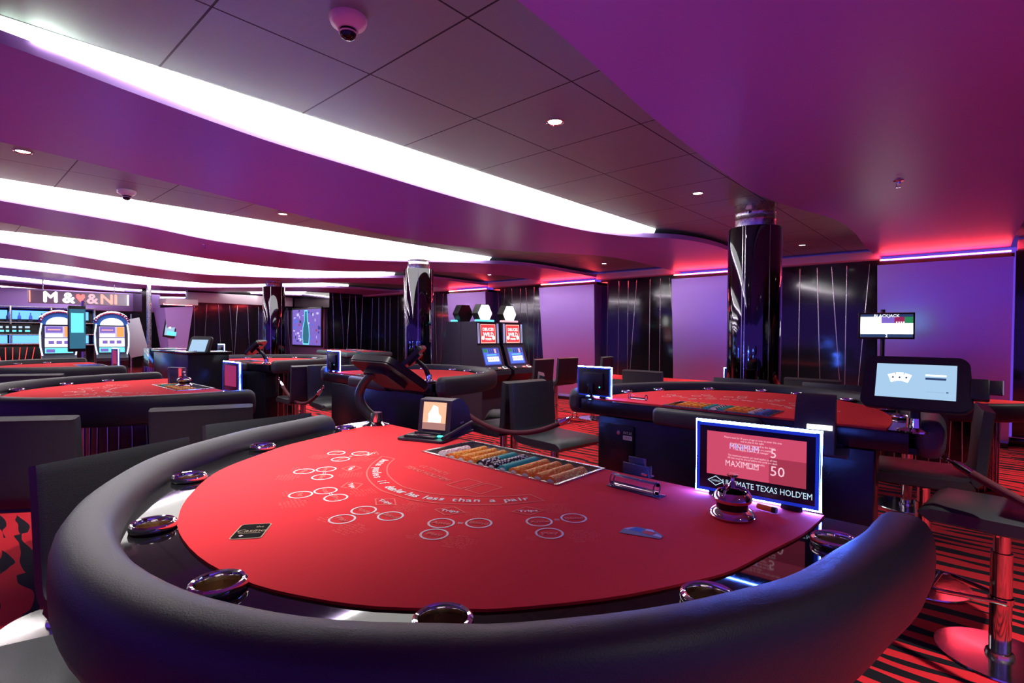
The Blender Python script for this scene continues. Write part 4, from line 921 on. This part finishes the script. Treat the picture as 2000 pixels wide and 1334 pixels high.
b = MB(); b.box((.112, -.06, .10), (.004, .20, .52), 's_ice', .001, rot=Matrix.Rotation(R(-8), 4, 'X')); b.box((.114, -.04, -.11), (.004, .20, .10), 's_cyan', .001, rot=Matrix.Rotation(R(-8), 4, 'X')); b.box((.114, -.06, .16), (.004, .05, .30), 's_white', .001, rot=Matrix.Rotation(R(-8), 4, 'X')); b.build('screen', t)
# hanging lit sign
t = thing('hanging_sign', 'long lit sign with white and red letters above the slot machines', 'sign', (-14.45, 2.16, 1.945))
b = MB(); b.box((-.06, 0, 0), (.10, 1.66, .27), 'board_grey', .006); b.build('box', t)
b = MB(); b.xf = Matrix.Translation((-.008, 0, 0)) @ Matrix.Rotation(R(90), 4, 'Z') @ Matrix.Rotation(R(90), 4, 'X')
for s, x, c in (('M', -.50, 's_bright'), ('&', -.20, 's_bright'), ('&', .20, 's_pinktext'), ('NI', .48, 's_salmon')): b.text(s, .30, c, x, .0, 0, .002, 1.05, bold=.010)
b.flat([(.0,-.09),(.075,.02),(.07,.075),(.035,.09),(.0,.055),(-.035,.09),(-.07,.075),(-.075,.02)], 's_neonred', .002); b.build('lettering', t, smooth=0)
b = MB(); b.box((-.02, -.81, 0), (.05, .02, .24), 's_salmon', .003); b.box((-.02, .84, 0), (.05, .03, .24), 's_white', .003); b.build('end_light', t)
b = MB(); b.tube([(-.06, -.6, .13), (-.06, -.6, .40)], .01, 'steel', 6); b.tube([(-.06, .6, .13), (-.06, .6, .40)], .01, 'steel', 6); b.build('hanger', t)
# bar
t = thing('bar_counter', 'bar counter with red glowing lines at the far left edge', 'bar', (-15.4, .45, 0), R(90))
b = MB(); b.box((0, .3, .46), (2.8, .5, .92), 'cabinet', .01); b.build('body', t)
b = MB(); b.box((0, .28, .945), (2.9, .6, .04), 'steel', .006); b.build('top', t)
b = MB(); rnd = random.Random(2)
for k in range(24): x = -1.35+.115*k; b.tube([(x, .046, .88), (x+rnd.uniform(-.12, .12), .046, .08)], .006, 'red_line', 5)
b.build('light_lines', t)
t = thing('back_bar', 'blue lit back bar shelves behind the bar counter', 'shelf', (-16.3, .9, 0), R(90))
b = MB(); b.box((0, .2, .9), (3.6, .06, 1.8), 'cabinet', .004)
for x in (-1.8, -1.1, -.4, .3, 1.0, 1.8): b.box((x, .08, .9), (.03, .24, 1.8), 'steel', .003)
for z in (.45, .9, 1.15, 1.42, 1.78): b.box((0, .08, z), (3.6, .24, .02), 'steel', .003)
b.build('frame', t)
for x in (-1.45, -.75, -.05, .65, 1.4):
    for z in (1.03, 1.60): b = MB(); b.box((x, .165, z), (.62, .006, .20), 's_neonblue', .002); b.build('light_panel', t)
b = MB(); b.xf = Matrix.Translation((.3, -.045, 1.28)) @ Matrix.Rotation(R(90), 4, 'X'); b.rect(-.55, -.11, .35, .11, 's_black', 0); rnd = random.Random(12)
for k in range(16): x = -.50+.105*(k % 8); b.rect(x, .015-.085*(k//8), x+rnd.uniform(.05, .09), .06-.085*(k//8), 's_text' if k < 8 else 's_cyan', .001)
b.build('sign_board', t, smooth=0)
rnd = random.Random(6); b0 = None
for i in range(14):
    x = .9-1.5*.9+ .0; yw = -.55+.19*i
    if b0 is None:
        b = MB(); b.lathe([(.0001, 0), (.030, 0), (.032, .01), (.032, .13), (.012, .17), (.011, .22), (.0001, .22)], 'smoked', n=10); b0 = b.build('bottle'); o = b0
    else: o = b0.copy(); COL.objects.link(o)
    o.location = (-16.34, yw, 1.43); tag(o, 'bottle standing on the upper blue lit bar shelf', 'bottle', 'bottles on the back bar shelf')
